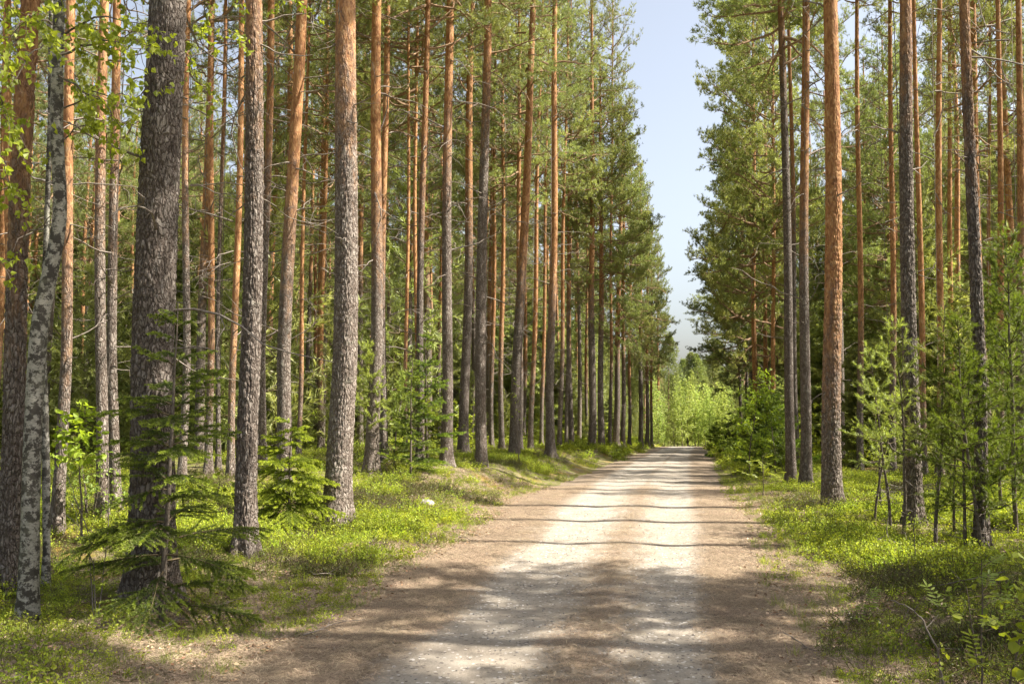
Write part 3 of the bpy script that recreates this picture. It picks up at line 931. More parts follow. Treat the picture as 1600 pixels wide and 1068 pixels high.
# base pixel, upper pixel, trunk width in pixels (at about chest height), options; br sets bark tone
HERO = [
 # mossy-bank side of the road
 dict(b=(237, 938), t=(263, 0), w=70, d=2, tr=14, br=.50, H=21, L="thick dark grey-barked pine rising behind the small dark spruce"),
 dict(b=(8, 925), t=(57, 0), w=34, d=2, tr=3.0, br=.54, H=19, L="leaning reddish-brown pine beside the crooked white birch"),
 dict(b=(383, 866), t=(394, 0), w=34, d=2, tr=5.2, br=.60, H=20, L="straight dark pine between the thick pine and the yellow-green young spruce"),
 dict(b=(526, 822), t=(544, 0), w=43, d=2, tr=5.4, br=.78, H=21, L="broad sunlit pine with pale plated bark at the edge of the mossy bank"),
 dict(b=(12, 800), t=(14, 0), Y=15, w=17, d=1, tr=2, br=.74, H=19, L="orange sunlit pine at the very edge of the view behind birch leaves"),
 dict(b=(88, 832), t=(116, 0), w=19, d=1, tr=2.6, br=.64, H=18, L="reddish pine just beyond the crooked birch, its lower bark grey"),
 dict(b=(159, 814), t=(165, 0), w=19, d=1, tr=4, br=.74, H=18, L="slim pine, one of a close pair, nearer the birch"),
 dict(b=(181, 806), t=(179, 0), w=17, d=1, tr=4, br=.72, H=18, L="slim pine, one of a close pair, nearer the thick dark pine"),
 dict(b=(283, 758), t=(298, 0), w=13, d=1, tr=4.5, br=.76, H=20, L="slender bright pine half hidden behind the thick dark pine"),
 dict(b=(325, 740), t=(331, 100), w=12, d=1, tr=1.8, br=.66, H=19, L="orange pine between the thick dark pine and the straight dark pine"),
 dict(b=(341, 733), t=(350, 50), w=8, d=1, tr=5, br=.56, H=18, L="very slim dark pine beside the orange pine in the gap"),
 dict(b=(361, 745), t=(377, 10), w=12, d=1, tr=1.6, br=.76, H=20, L="slender sunny orange pine just behind the straight dark pine"),
 dict(b=(410, 738), t=(421, 0), w=15, d=1, tr=5, br=.55, H=20, L="shaded slim pine just beyond the straight dark pine"),
 dict(b=(443, 772), t=(468, 0), w=24, d=1, tr=3.6, br=.66, H=20, L="leaning orange-topped pine behind the yellow-green young spruce"),
 dict(b=(466, 716), t=(482, 60), w=8, d=1, tr=1.6, br=.66, H=17, L="thin orange pine between the leaning pine and the broad sunlit pine"),
 dict(b=(500, 706), t=(512, 60), w=10, d=1, tr=2, br=.64, H=18, L="thin reddish pine close beside the broad sunlit pine"),
 dict(b=(580, 742), t=(592, 0), w=22, d=1, tr=4.2, br=.68, H=20, L="straight orange-topped pine behind the puffy young pine"),
 dict(b=(599, 722), t=(603, 0), w=14, d=1, tr=3.6, br=.60, H=20, L="dark pine overlapping the straight orange-topped pine"),
 dict(b=(634, 712), t=(638, 150), w=7, d=1, tr=1.5, br=.72, H=18, L="slim orange pine behind the green saplings"),
 dict(b=(650, 708), t=(651, 90), w=8, d=1, tr=1.5, br=.76, H=18, L="slim bright pine behind the green saplings"),
 dict(b=(656, 726), t=(665, 100), w=13, d=1, tr=5, br=.52, H=18, L="shaded pine rising out of the green saplings"),
 dict(b=(697, 726), t=(703, 0), w=19, d=1, tr=6, br=.66, H=20, L="tall grey-brown pine at the bank above the pale stone"),
 dict(b=(724, 713), t=(738, 0), w=17, d=1, tr=6, br=.56, H=20, L="dark pine just past the tall grey-brown pine"),
 dict(b=(768, 700), t=(774, 120), w=8, d=1, tr=3, br=.56, H=18, L="thin shaded pine before the dark leaning trunk"),
 dict(b=(784, 704), t=(786, 120), w=9, d=1, tr=3, br=.62, H=18, L="thin brown pine by the leafy bank sapling"),
 dict(b=(803, 714), t=(834, 0), w=18, d=1, tr=5, br=.55, H=21, L="tall leaning dark pine with orange top at the bank edge"),
 dict(b=(812, 706), t=(811, 90), w=10, d=1, tr=3.5, br=.60, H=18, L="slim pine crossed by the tall leaning dark pine"),
 dict(b=(829, 704), t=(846, 60), w=9, d=1, tr=2.6, br=.66, H=20, L="slim orange pine next after the leaning dark pine"),
 dict(b=(860, 714), t=(868, 0), w=15, d=1, tr=4.4, br=.70, H=21, L="tall sunlit pine at the road bank with long upper limb", cr=.65, cb=.48),
 dict(b=(846, 702), t=(857, 60), w=7, d=1, tr=2.5, br=.62, H=19, L="thin pine tight beside the tall sunlit bank pine"),
 dict(b=(874, 703), t=(884, 200), w=8, d=1, tr=4, br=.62, H=17, L="thin brown pine just past the tall sunlit bank pine"),
 dict(b=(885, 701), t=(890, 240), w=6, d=0, tr=6, br=.66, H=16, L="thin grey pine pole in the row along the bank"),
 dict(b=(925, 701), t=(925, 200), w=12, d=1, tr=6, br=.54, H=17, L="dark pine just before the pointed-crown pine"),
 dict(b=(940, 702), t=(938, 150), w=11, d=1, tr=5.5, br=.58, H=18, L="pointed-crown pine standing open by the road bank", cb=.36, ytop=85, cr=.72, cw=10),
 dict(b=(953, 699), t=(956, 250), w=6, d=0, tr=4, br=.62, H=15, L="slim pine between the pointed-crown pine and the twin far pines"),
 dict(b=(962, 699), t=(971, 280), w=11, d=0, tr=5, br=.60, H=17, L="first of the twin far pines on the bank", cb=.30, cr=.72, cw=11, ytop=190),
 dict(b=(973, 698), t=(975, 280), w=8, d=0, tr=5, br=.54, H=16, L="second, slimmer one of the twin far pines on the bank", cb=.30, cr=.72, cw=11, ytop=170),
 dict(b=(983, 697), t=(986, 300), w=6, d=0, tr=3, br=.62, H=15, L="slim pine just beyond the twin far pines", cb=.30, cr=.72, cw=11, ytop=225),
 dict(b=(1001, 697), t=(1001, 330), w=8, d=0, tr=7, br=.54, H=16, L="dark slim pine where the bank row thins out", cb=.30, cr=.72, cw=11, ytop=255),
 dict(b=(1011, 696), t=(1012, 360), w=7, d=0, tr=5, br=.58, H=15, L="brown slim pine third from the end of the bank row", cb=.30, cr=.72, cw=11, ytop=315),
 dict(b=(1018, 696), t=(1018, 380), w=5, d=0, tr=3, br=.62, H=14, L="thin pine second from the end of the bank row", cb=.30, cr=.72, cw=11, ytop=345),
 dict(b=(1028, 695), t=(1028, 400), w=5, d=0, tr=4, br=.58, H=14, L="end pine of the bank row before the pale birch thicket", cb=.30, cr=.72, cw=11, ytop=375),
 # shaded side of the road
 dict(b=(1179, 697), t=(1177, 100), w=9, d=1, tr=1.5, br=.66, H=21, L="orange slim pine nearest the sky gap on the shady verge side", cr=1.0, cb=.17, Y=41, cw=10),
 dict(b=(1197, 700), t=(1196, 100), w=8, d=1, tr=2, br=.60, H=21, L="brown slim pine second from the sky gap on the shady verge side", cr=1.0, cb=.22, Y=44, cw=11),
 dict(b=(1209, 702), t=(1208, 100), w=8, d=1, tr=1.6, br=.74, H=21, L="bright orange pine third from the sky gap on the shady verge side", cr=1.0, cb=.30, Y=38, cw=10),
 dict(b=(1237, 752), t=(1222, 60), w=16, d=1, tr=9, br=.48, H=21, L="dark shaded pine before the close dark pair", cr=.9, cb=.42, cw=11),
 dict(b=(1246, 742), Y=25, cb=.60, cr=.75, t=(1234, 100), w=10, d=1, tr=7, br=.50, H=20, L="narrow dark pine behind the dark shaded pine"),
 dict(b=(1259, 761), cb=.70, cr=.65, t=(1258, 0), w=18, d=1, tr=5, br=.52, H=20, L="dark brown pine next to the thick orange pine"),
 dict(b=(1300, 785), cb=.70, cr=.65, t=(1298, 0), w=31, d=2, tr=2.1, br=.64, H=20, L="thick bright orange pine on the shady verge", fl=.28),
 dict(b=(1428, 818), cb=.70, cr=.65, t=(1415, 0), w=25, d=2, tr=6.2, br=.60, H=20, L="pine with a white sun-struck edge among young pines"),
 dict(b=(1345, 765), Y=22, cb=.60, cr=.75, t=(1340, 60), w=11, d=1, tr=3, br=.62, H=19, L="slim pine hung with dead branches past the thick orange pine"),
 dict(b=(1396, 758), Y=23, cb=.60, cr=.75, t=(1392, 80), w=11, d=1, tr=3, br=.60, H=19, L="slim brown pine just before the sun-edged pine"),
 dict(b=(1445, 770), Y=21, cb=.60, cr=.75, t=(1430, 80), w=11, d=1, tr=1.6, br=.68, H=19, L="slim orange pine close behind the sun-edged pine"),
 dict(b=(1469, 772), Y=20, cb=.60, cr=.75, t=(1468, 60), w=13, d=1, tr=1.6, br=.70, H=19, L="orange pine midway between the sun-edged pine and the tall pine by dark boughs"),
 dict(b=(1489, 768), Y=25, cb=.60, cr=.75, t=(1483, 100), w=10, d=1, tr=1.2, br=.70, H=19, L="slim rusty pine next to the midway orange pine"),
 dict(b=(1534, 858), cb=.70, cr=.65, t=(1510, 0), w=20, d=2, tr=5.0, br=.56, H=19, L="tall pine rising out of the dark young pine boughs"),
 dict(b=(1567, 775), Y=20, cb=.60, cr=.75, t=(1560, 60), w=12, d=1, tr=2, br=.62, H=19, L="brown pine behind the dark young pine boughs"),
 dict(b=(1548, 765), Y=25, cb=.60, cr=.75, t=(1546, 100), w=8, d=1, tr=3, br=.56, H=18, L="thin pine next to the brown pine behind the dark boughs"),
 dict(b=(1597, 790), Y=17, cb=.60, cr=.75, t=(1592, 50), w=14, d=1, tr=4, br=.56, H=19, L="dark pine cut by the photo's edge behind the rowan leaves"),
]
for i, h in enumerate(HERO):
    if 'Y' in h:
        x = at_depth(h['b'][0], h['b'][1], h['Y']).x
        B = Vector((x, h['Y'], tz(x, h['Y'])))
    else:
        B = ground_at(*h['b'])
    T = at_depth(h['t'][0], h['t'][1], B.y)
    dist = math.hypot(B.x, B.y) * .995
    r0 = h['w'] * B.y / F_PX / 2 * .93
    H = h['H']
    if 'ytop' in h:
        H = at_depth(h['t'][0], h['ytop'], B.y).z - B.z
    else:
        H = max(H, at_depth(h['t'][0], -60, B.y).z - B.z + 1) if B.y > 30 else H
    pine(B, T, r0, H, h['L'], detail=h['d'], seed=300 + i, trans=h['tr'], bright=h['br'], crown=h.get('cw'), cb=h.get('cb', .45), cr=h.get('cr', rnd.uniform(.95, 1.2)), flare=h.get('fl', .55),
         dead=B.y > 0)

# shared background pines
PROTO = []
def proto_pine(i):
    rg = random.Random(900 + i)
    root = thing("pine_tree", "tall pine", "pine", (0, 0, 0))
    ph = rg.random() * 6; am = .08
    H = 19 + rg.random() * 2
    ax = lambda Z: (am * np.sin(np.asarray(Z) * .4 + ph) - am * math.sin(ph), am * .5 * np.cos(np.asarray(Z) * .33 + ph) - am * .5 * math.cos(ph))
    tr = link("trunk", trunk_mesh(ax, .125, .03, H, 0, 900 + i, .3), root)
    tr.color = ((.12, .2, .1, .25, .16, .08)[i], .66, rg.random(), 1)
    hc = 10 + 3 * rg.random()
    c = link("crown", CROWNS[i], root, (0, 0, H - hc), (0, 0, rg.random() * 6))
    c.scale = (1.15, 1.15, hc / 9)
    dw = link("deadwood", DEADS[i % 4], root)
    return root
PROTO = [proto_pine(i) for i in range(6)]
used = set()

def free(x, y, gap):
    return all((x - a) ** 2 + (y - b) ** 2 > gap * gap for a, b in occupied)

def place_pine(x, y, label, group, smin=.86, smax=1.1, k=None, thin=1.):
    k = rnd.randrange(6) if k is None else k
    s = rnd.uniform(smin, smax)
    loc = (x, y, tz(x, y))
    rz = rnd.random() * 6.28
    if k not in used:
        used.add(k); o = PROTO[k]
        o.location = loc; o.rotation_euler = (0, 0, rz); o.scale = (s, s, s)
        o["label"] = label
        if group: o["group"] = group
    else:
        o = copy_thing(PROTO[k], loc, rz, s, label, group)
    for c in o.children:
        if c.name.startswith("trunk"):
            c.color = (rnd.uniform(.15, .48), rnd.uniform(.52, .80), rnd.random(), 1)
        elif c.name.startswith("crown"):
            c.scale = (1.15 * thin, 1.15 * thin, c.scale[2])
    occupied.append((x, y))
    return o

def scatter_pines(n, gen, gap, label, group, **kw):
    m = tries = 0
    while m < n and tries < n * 60:
        tries += 1
        x, y = gen()
        if free(x, y, gap):
            o = place_pine(x, y, label, group, **kw); m += 1
            if x > float(road_x(y)) and y > 33:
                for c in o.children:
                    if c.name.startswith("crown"):
                        c.data = EDGE[m % 2]; c.scale = (.8, .8, 1.08); c.location.z = 4.5

def gen_left():
    y = 17 + 58 * rnd.random() ** .8
    u = -3.6 - (y * .60 + 11) * rnd.random()
    x = float(road_x(y)) + u
    return x, y
def gen_right():
    y = 19 + 55 * rnd.random() ** .8
    u = 4.5 + (y * .42 + 4) * rnd.random() ** .75
    if y > 60: u += 6 * (y - 60) / 15
    return float(road_x(y)) + u, y
scatter_pines(138, gen_left, 1.55, "slender pine deep in the stand behind the mossy bank", "slender pines deep in the stand behind the mossy bank", thin=.85)
scatter_pines(72, gen_right, 1.8, "slender pine deep in the stand on the shady verge side", "slender pines deep in the stand on the shady verge side", thin=.72)

for x_, y_, lab_ in ((16.2, 52, "pine behind the orange slim pines, its boughs reaching the sky gap"), (18.6, 58, "far pine by the bend of the road, shaded towards the gravel"),
                     (21.5, 66, "last pine before the road dips out of sight on the shady verge")):
    x_ = float(road_x(y_)) + (x_ - float(road_x(y_))) * .0 + 4.4
    o = place_pine(x_, y_, lab_, None, 1.0, 1.1)
    for c in o.children:
        if c.name.startswith("crown"):
            c.data = EDGE[0]; c.location.z = 4.5; c.scale = (1.1, 1.1, 1.12)
    if "group" in o: del o["group"]
# pines beside the view that shade the road from the sun's side
SHADE = [(9.5, 3.2), (12.5, 5.6), (15.6, 6.3), (14, 3.4), (16.5, 1.4), (18.2, 4.6), (19.5, 6.4), (11.2, .6), (18.5, -2), (21.6, 2.4), (22.5, 5.5), (26, 4), (24.5, 8.0),
         (25, 13.5), (17.5, 15.2), (30, 10), (22, 18.0), (28, 17.5), (33, 14), (7, -4), (14, -6), (22, -7), (13, -2.5), (7.2, 5.4), (9.2, 6.6)]
for x, y in SHADE:
    place_pine(x, y, "pine standing beside the road outside the view", "pines beside the view on the sunny side", .9, 1.1)

for k, (x, y, s) in enumerate([(6.6, 4.6, 1.0), (7.4, 6.3, 1.2), (6.2, 3.0, .9), (9.0, 5.4, 1.3), (8.6, 8.2, 1.2), (5.4, 1.2, 1.0), (7.6, 9.2, .9), (8.3, 10.8, .9)]):  # unseen young pines added to shade the near verge
    if k == 0:
        ms = young_pine_mesh(899, 4.2, 1.1, .1, .33, 5, (.07, .009), 16, M_SPRUCE, .2, .06, 1.3)
    o = thing("young_pine", "young pine beside the road outside the view", "pine sapling", (x, y, tz(x, y)), "young pines beside the view on the sunny side", k)
    o.scale = (s, s, s)
    for m_, n_ in zip(ms, ("stem", "foliage", "deadwood")):
        link(n_, m_, o)
# ------------------------------------------------------------------ far woods (a mass nobody could count), instanced
def scatter(name, pts, rots, scls, idx, protos, label, mats=None):
    me = bpy.data.meshes.new(name)
    me.vertices.add(len(pts))
    me.vertices.foreach_set("co", np.asarray(pts, np.float32).ravel())
    for nm, arr, ty in (("rot", rots, 'FLOAT_VECTOR'), ("scl", scls, 'FLOAT'), ("idx", idx, 'INT')):
        a = me.attributes.new(nm, ty, 'POINT')
        if ty == 'FLOAT_VECTOR': a.data.foreach_set("vector", np.asarray(arr, np.float32).ravel())
        else: a.data.foreach_set("value", np.asarray(arr, np.int32 if ty == 'INT' else np.float32))
    o = link(name, me)
    ng = bpy.data.node_groups.new(name + "_nodes", 'GeometryNodeTree')
    ng.interface.new_socket("Geometry", in_out='INPUT', socket_type='NodeSocketGeometry')
    ng.interface.new_socket("Geometry", in_out='OUTPUT', socket_type='NodeSocketGeometry')
    gi, go = ng.nodes.new('NodeGroupInput'), ng.nodes.new('NodeGroupOutput')
    jn = ng.nodes.new('GeometryNodeJoinGeometry')
    def attr(nm, ty):
        a = ng.nodes.new('GeometryNodeInputNamedAttribute'); a.data_type = ty; a.inputs[0].default_value = nm
        return a.outputs[0]
    ai, ar, as_ = attr("idx", 'INT'), attr("rot", 'FLOAT_VECTOR'), attr("scl", 'FLOAT')
    for k, me_k in enumerate(protos):
        po = bpy.data.objects.new(name + "_piece", me_k)
        cmp = ng.nodes.new('FunctionNodeCompare'); cmp.data_type = 'INT'; cmp.operation = 'EQUAL'
        ng.links.new(ai, cmp.inputs[2]); cmp.inputs[3].default_value = k
        oi = ng.nodes.new('GeometryNodeObjectInfo'); oi.inputs['Object'].default_value = po
        oi.inputs['As Instance'].default_value = True
        ip = ng.nodes.new('GeometryNodeInstanceOnPoints')
        ng.links.new(gi.outputs[0], ip.inputs['Points'])
        ng.links.new(cmp.outputs[0], ip.inputs['Selection'])
        ng.links.new(oi.outputs['Geometry'], ip.inputs['Instance'])
        e2r = ng.nodes.new('FunctionNodeEulerToRotation')
        ng.links.new(ar, e2r.inputs[0]); ng.links.new(e2r.outputs[0], ip.inputs['Rotation'])
        ng.links.new(as_, ip.inputs['Scale'])
        ng.links.new(ip.outputs[0], jn.inputs[0])
    ng.links.new(jn.outputs[0], go.inputs[0])
    md = o.modifiers.new("scatter", 'NODES'); md.node_group = ng
    tag(o, label, kind="stuff")
    return o

def far_tree(seed, kind):
    rg = rng_(seed); mb = MB()
    H = 17. if kind == 'pine' else 14.
    mb.tube([(0, 0, -.5), (0, 0, H * .5), (0, 0, H)], [.14, .1, .03], 6, 1)
    n = 4600
    if kind == 'pine':
        t = rg.random(n) ** .8
        z = H * (.42 + .58 * t); R = 2.0 * (1 - t ** 2) ** .6 * (.6 + .4 * np.minimum(t / .2, 1)) + .1
    else:
        t = rg.random(n) ** 1.3
        z = H * (.06 + .94 * t); R = 2.3 * (1 - t) ** .85 + .08
    lob = np.floor(z / .8)
    a = rg.random(n) * 2 * PI
    R = R * (.55 + .6 * _hash((a * 1.3).astype(np.int64), lob.astype(np.int64), 3, seed))
    r = R * rg.random(n) ** .45
    P = np.stack([r * np.cos(a), r * np.sin(a), z + (-.25 * r if kind != 'pine' else .15 * r) + rg.normal(size=n) * .12], -1)
    D = np.stack([np.cos(a), np.sin(a), np.full(n, .5 if kind == 'pine' else -.1)], -1)
    mb.blades(P, D, .20, .055, .9, 5, rg, along=.15, tint=np.clip(.4 + rg.normal(size=n) * .2, 0, 1))
    return mb.mesh("far_" + kind, [M_NEEDLE if kind == 'pine' else M_NEEDLE, M_LIMB])

FAR = [far_tree(1, 'pine'), far_tree(2, 'pine'), far_tree(3, 'spruce'), far_tree(4, 'spruce')]
pts = []
rr = rng_(5)
while len(pts) < 2100:
    y = 52 + 200 * rr.random() ** 1.5
    x = float(road_x(y)) + rr.uniform(-1, 1) * (y * .85 + 10)
    u = x - float(road_x(y))
    if y < 76 and abs(u) < 15 + (10 if u < 0 else 0): continue
    if y < 118 and -9 < u < 13: continue
    if y < 150 and -5 < u < 8: continue
    pts.append((x, y, float(base_z(y)) - .3))
for _ in range(500):         # flanks beyond the view
    y = rr.uniform(-40, 75); s = 1 if rr.random() < .5 else -1
    x = float(road_x(y)) + s * rr.uniform(max(32 if s > 0 else 36, y * .6 + 10), 100)
    pts.append((x, y, float(base_z(y)) - .3))
n = len(pts)
scatter("distant_forest", pts, np.stack([rr.normal(size=n) * .03, rr.normal(size=n) * .03, rr.random(n) * 6.28], -1), rr.uniform(.75, 1.2, n), rr.integers(0, 4, n), FAR, "distant pine and spruce woods closing the view")

# leafy undergrowth between the farther trunks
ub = []
for i in range(4):
    ub.append(leafy_mesh(40 + i, 2.0, .75, .08, 26, (.085, .06), 'birch', M_BILB, per_m=26, stems=3)[1])
us = spruce_mesh(61, 3.0, .95, .02, .3, 5, (.07, .016), .25, M_NEEDLE, .9, 0, 8)[1]
us2 = young_pine_mesh(62, 3.4, .9, .1, .4, 5, (.10, .014), 9, M_NEEDLE, .2, .09)[1]
pts, idx = [], []
while len(pts) < 900:
    y = 19 + 62 * rr.random() ** .75
    s = -1 if rr.random() < .58 else 1
    u = (-5.0 - rr.random() * (y * .62 + 9)) if s < 0 else (4.0 + rr.random() * (y * .42 + 8))
    x = float(road_x(y)) + u
    if vnoise(x * .22, y * .22, seed=9) < (.44 if y < 40 else .3): continue
    if y < 26 and s < 0: continue
    pts.append((x, y, tz(x, y) - .05)); idx.append(int(rr.choice([0, 1, 2, 3, 4, 5], p=[.13, .13, .12, .12, .28, .22])))
n0 = len(pts)
while len(pts) < n0 + 520:           # half-grown conifers of the mid storey
    y = 24 + 50 * rr.random() ** .8
    s = -1 if rr.random() < .38 else 1
    u = (-7.0 - rr.random() * (y * .6 + 9)) if s < 0 else (6.5 + rr.random() * (y * .45 + 8))
    x = float(road_x(y)) + u
    pts.append((x, y, tz(x, y) - .05)); idx.append(int(rr.choice([4, 5], p=[.35, .65])))
n = len(pts)
scl = np.concatenate([rr.uniform(.45, 1.25, n0), rr.uniform(1.3, 2.9, n - n0)])
scatter("undergrowth", pts, np.stack([np.zeros(n), np.zeros(n), rr.random(n) * 6.28], -1), scl, idx, ub + [us, us2], "green undergrowth of bushes and seedlings between the trunks")

# ------------------------------------------------------------------ ground cover
def bilberry_clump(seed, h=.17, n=16, per=15, leaf=(.021, .014)):
    rg = rng_(seed); mb = MB()
    P, D, Nn, T = [], [], [], []
    for i in range(n):
        a = rg.random() * 6.28; r = .13 * rg.random() ** .5
        pts = wander((math.cos(a) * r, math.sin(a) * r, -.02), (rg.normal() * .35, rg.normal() * .35, 1), h * rg.uniform(.6, 1.2), 4, rg, .22)
        mb.tube(pts, .0011, 3, 1)
        f = rg.uniform(.25, 1, per) * 4; b = np.minimum(f.astype(int), 3)
        P.append(pts[b] + (pts[b + 1] - pts[b]) * (f - b)[:, None] + rg.normal(size=(per, 3)) * .012)
        D.append(rg.normal(size=(per, 3)) + [0, 0, .35]); Nn.append(rg.normal(size=(per, 3)) * .6 + [0, 0, 1])
        T.append(np.clip(.5 + rg.normal(size=per) * .2 + rg.normal() * .12, 0, 1))
    mb.leaves(np.concatenate(P), np.concatenate(D), norm(np.concatenate(Nn)), leaf[0], leaf[1], rg, 0, np.concatenate(T), shape='oval')
    return mb.mesh("bilberry_clump", [M_BILB, M_STEM])

BIL = [bilberry_clump(500 + i) for i in range(5)] + [bilberry_clump(510 + i, .20, 16, 13, (.030, .020)) for i in range(3)]
def dry_clump(seed):
    rg = rng_(seed); mb = MB()
    for i in range(34):
        a = rg.random() * 6.28; r_ = .13 * rg.random() ** .5
        pts = wander((math.cos(a) * r_, math.sin(a) * r_, -.02), (rg.normal() * .6, rg.normal() * .6, 1), .16 * rg.uniform(.5, 1.2), 4, rg, .3)
        mb.tube(pts, .0014, 3, 1)
        f = rg.uniform(.2, 1, 6) * 4; b = np.minimum(f.astype(int), 3)
        mb.leaves(pts[b], rg.normal(size=(6, 3)) + [0, 0, .3], norm(rg.normal(size=(6, 3)) + [0, 0, .6]), .018, .010, rg, 0, np.clip(rg.normal(size=6) * .2 + .4, 0, 1))
    return mb.mesh("lingonberry_clump", [M_LING, M_STEM])
BIL += [dry_clump(520 + i) for i in range(3)]

def cover_points(n, ylo, yhi, seed, far=False):
    rg = rng_(seed)
    y = ylo + (yhi - ylo) * rg.random(n * 4) ** (1.0 if not far else .8)
    side = np.where(rg.random(n * 4) < .56, -1, 1)
    w = np.where(side < 0, 4.5 + y * .62, 3.0 + y * .46)
    dd = w * rg.random(n * 4)
    u = np.where(side < 0, edge_l(y) - dd, edge_r(y) + dd)
    x = road_x(y) + u / .98
    dens = smooth(.0, 1.3, dd + (fbm(x * .7, y * .7, seed=81) - .5) * 2.2) * (.08 + .92 * smooth(.40, .56, fbm(x * .6 + 5, y * .6, seed=82)))
    near_l = (side < 0) & (y < 8.5)
    dens = np.where(near_l, dens * .55 * smooth(.40, .55, fbm(x * 1.3, y * 1.3, seed=88)), dens)
    keep = rg.random(n * 4) < dens
    x, y = x[keep][:n], y[keep][:n]
    return np.stack([x, y, terrain(x, y) - .01], -1)
pa = cover_points(15000, 2.8, 15, 83)
pb_ = cover_points(20000, 13, 34, 84, True)
pc = cover_points(16000, 32, 82, 85, True)
for nm, p, s0, s1, lo, hi in (("bilberry_ground_cover", np.concatenate([pa, pb_]), .55, 1.3, 0, 5), ("far_ground_cover", pc, 1.3, 2.2, 5, 8)):
    rg = rng_(86); n = len(p)
    scatter(nm, p, np.stack([rg.normal(size=n) * .15, rg.normal(size=n) * .15, rg.random(n) * 6.28], -1), rg.uniform(s0, s1, n), np.where(fbm(p[:, 0] * .8, p[:, 1] * .8, seed=89) + rg.normal(size=n) * .06 > (.53 if lo == 0 else 9), rg.integers(8, 11, n), rg.integers(lo, hi, n)), BIL,
            "bright yellow-green bilberry and moss covering the verges" if lo == 0 else "green ground cover between the distant trunks")

def low_cover(n, seed):
    rg = rng_(seed)
    y = 2.8 + 19 * rg.random(n) ** 1.3
    side = np.where(rg.random(n) < .55, -1, 1)
    dd = np.where(side < 0, 1.5 + y * .55, 1.5 + y * .4) * rg.random(n) ** 1.15
    u = np.where(side < 0, edge_l(y) - dd, edge_r(y) + dd)
    x = road_x(y) + u / .98
    keep = rg.random(n) < smooth(-.1, .8, dd + (fbm(x * 1.2, y * 1.2, seed=91) - .5) * 1.4)
    x, y = x[keep], y[keep]
    return np.stack([x, y, terrain(x, y) - .012], -1)
p = low_cover(17000, 92)
rg = rng_(93); n = len(p)
scatter("low_ground_cover", p, np.stack([rg.normal(size=n) * .2, rg.normal(size=n) * .2, rg.random(n) * 6.28], -1), rg.uniform(.25, .6, n), rg.choice([0, 1, 2, 3, 4, 8, 9, 10], size=n), BIL,
        "low seedlings, moss and lingonberry growing through the litter")

def grass_clump(seed, n=26, h=.2, w=.004):
    rg = rng_(seed); mb = MB()
    for i in range(n):
        a = rg.random() * 6.28; r = .07 * rg.random() ** .5
        d = (rg.normal() * .35, rg.normal() * .35, 1)
        pts = wander((math.cos(a) * r, math.sin(a) * r, -.01), d, h * rg.uniform(.5, 1.2), 4, rg, .08, -.06)
        s = norm(np.cross(pts[-1] - pts[0], [rg.normal(), rg.normal(), .1])) * w * .5
        ww = np.array([1, .95, .8, .5, .05])[:, None]
        k = mb.verts(np.stack([pts - s * ww, pts + s * ww], 1).reshape(-1, 3), float(np.clip(.5 + rg.normal() * .3, 0, 1)))
        mb.quads([[k + 2 * j, k + 2 * j + 1, k + 2 * j + 3, k + 2 * j + 2] for j in range(4)])
    return mb.mesh("grass_clump", [M_GRASS])
GR = [grass_clump(600 + i) for i in range(3)]
rg = rng_(87)
n = 900
y = 3.2 + 22 * rg.random(n) ** 1.4
side = np.where(rg.random(n) < .5, -1, 1)
dd = np.abs(rg.normal(size=n)) * .9 - .05
u = np.where(side < 0, edge_l(y) - dd, edge_r(y) + dd)
x = road_x(y) + u / .98
scatter("grass", np.stack([x, y, terrain(x, y)], -1), np.stack([rg.normal(size=n) * .1, rg.normal(size=n) * .1, rg.random(n) * 6.28], -1), rg.uniform(.25, .7, n), rg.integers(0, 3, n), GR, "short sparse grass along the road edges")

def litter_patch(seed, n=70, size=.16, L_=.045, w=.0022, leaf=False):
    rg = rng_(seed); mb = MB()
    a = rg.random(n) * 2 * PI; r = size * rg.random(n) ** .5
    P = np.stack([r * np.cos(a), r * np.sin(a), .002 + .010 * rg.random(n)], -1)
    D = np.stack([np.cos(a * 7), np.sin(a * 7), rg.normal(size=n) * .12], -1)
    if leaf:
        mb.leaves(P, D, norm(rg.normal(size=(n, 3)) * .35 + [0, 0, 1]), L_, L_ * .6, rg, 0, rg.random(n), shape='birch')
    else:
        s = norm(np.cross(D, [0, 0, 1.])) * w * .5
        l = L_ * rg.uniform(.6, 1.2, (n, 1))
        k = mb.verts(np.stack([P - s, P + s, P + D * l + s, P + D * l - s], 1).reshape(-1, 3), np.repeat(rg.random(n), 4))
        mb.quads(np.arange(n * 4).reshape(-1, 4) + k)
    return mb.mesh("litter_patch", [M_LITTER if leaf else M_NDL])
LP = [litter_patch(620 + i) for i in range(4)] + [litter_patch(630 + i, 7, .2, .035, leaf=True) for i in range(3)]
n = 15000
y = 3.2 + 16 * rg.random(n) ** 1.5
which = rg.random(n)
u = np.where(which < .55, edge_l(y) + rg.uniform(-1.5, .85, n), np.where(which < .93, edge_r(y) - rg.uniform(-.9, .55, n), rg.normal(size=n) * .13))
x = road_x(y) + u / .98
z = np.maximum(terrain(x, y), road_z(x, y)) + .003
scatter("needle_litter", np.stack([x, y, z], -1), np.stack([np.zeros(n), np.zeros(n), rg.random(n) * 6.28], -1), rg.uniform(.6, 1.2, n), rg.integers(0, 4, n), LP, "brown pine needle litter drifted along the gravel")
n = 4200
y = 3.2 + 16 * rg.random(n) ** 1.3
side = np.where(rg.random(n) < .6, -1, 1)
dd = np.abs(rg.normal(size=n)) * 1.1
u = np.where(side < 0, edge_l(y) - dd + .1, edge_r(y) + dd - .1)
x = road_x(y) + u / .98
z = np.maximum(terrain(x, y), road_z(x, y)) + .004
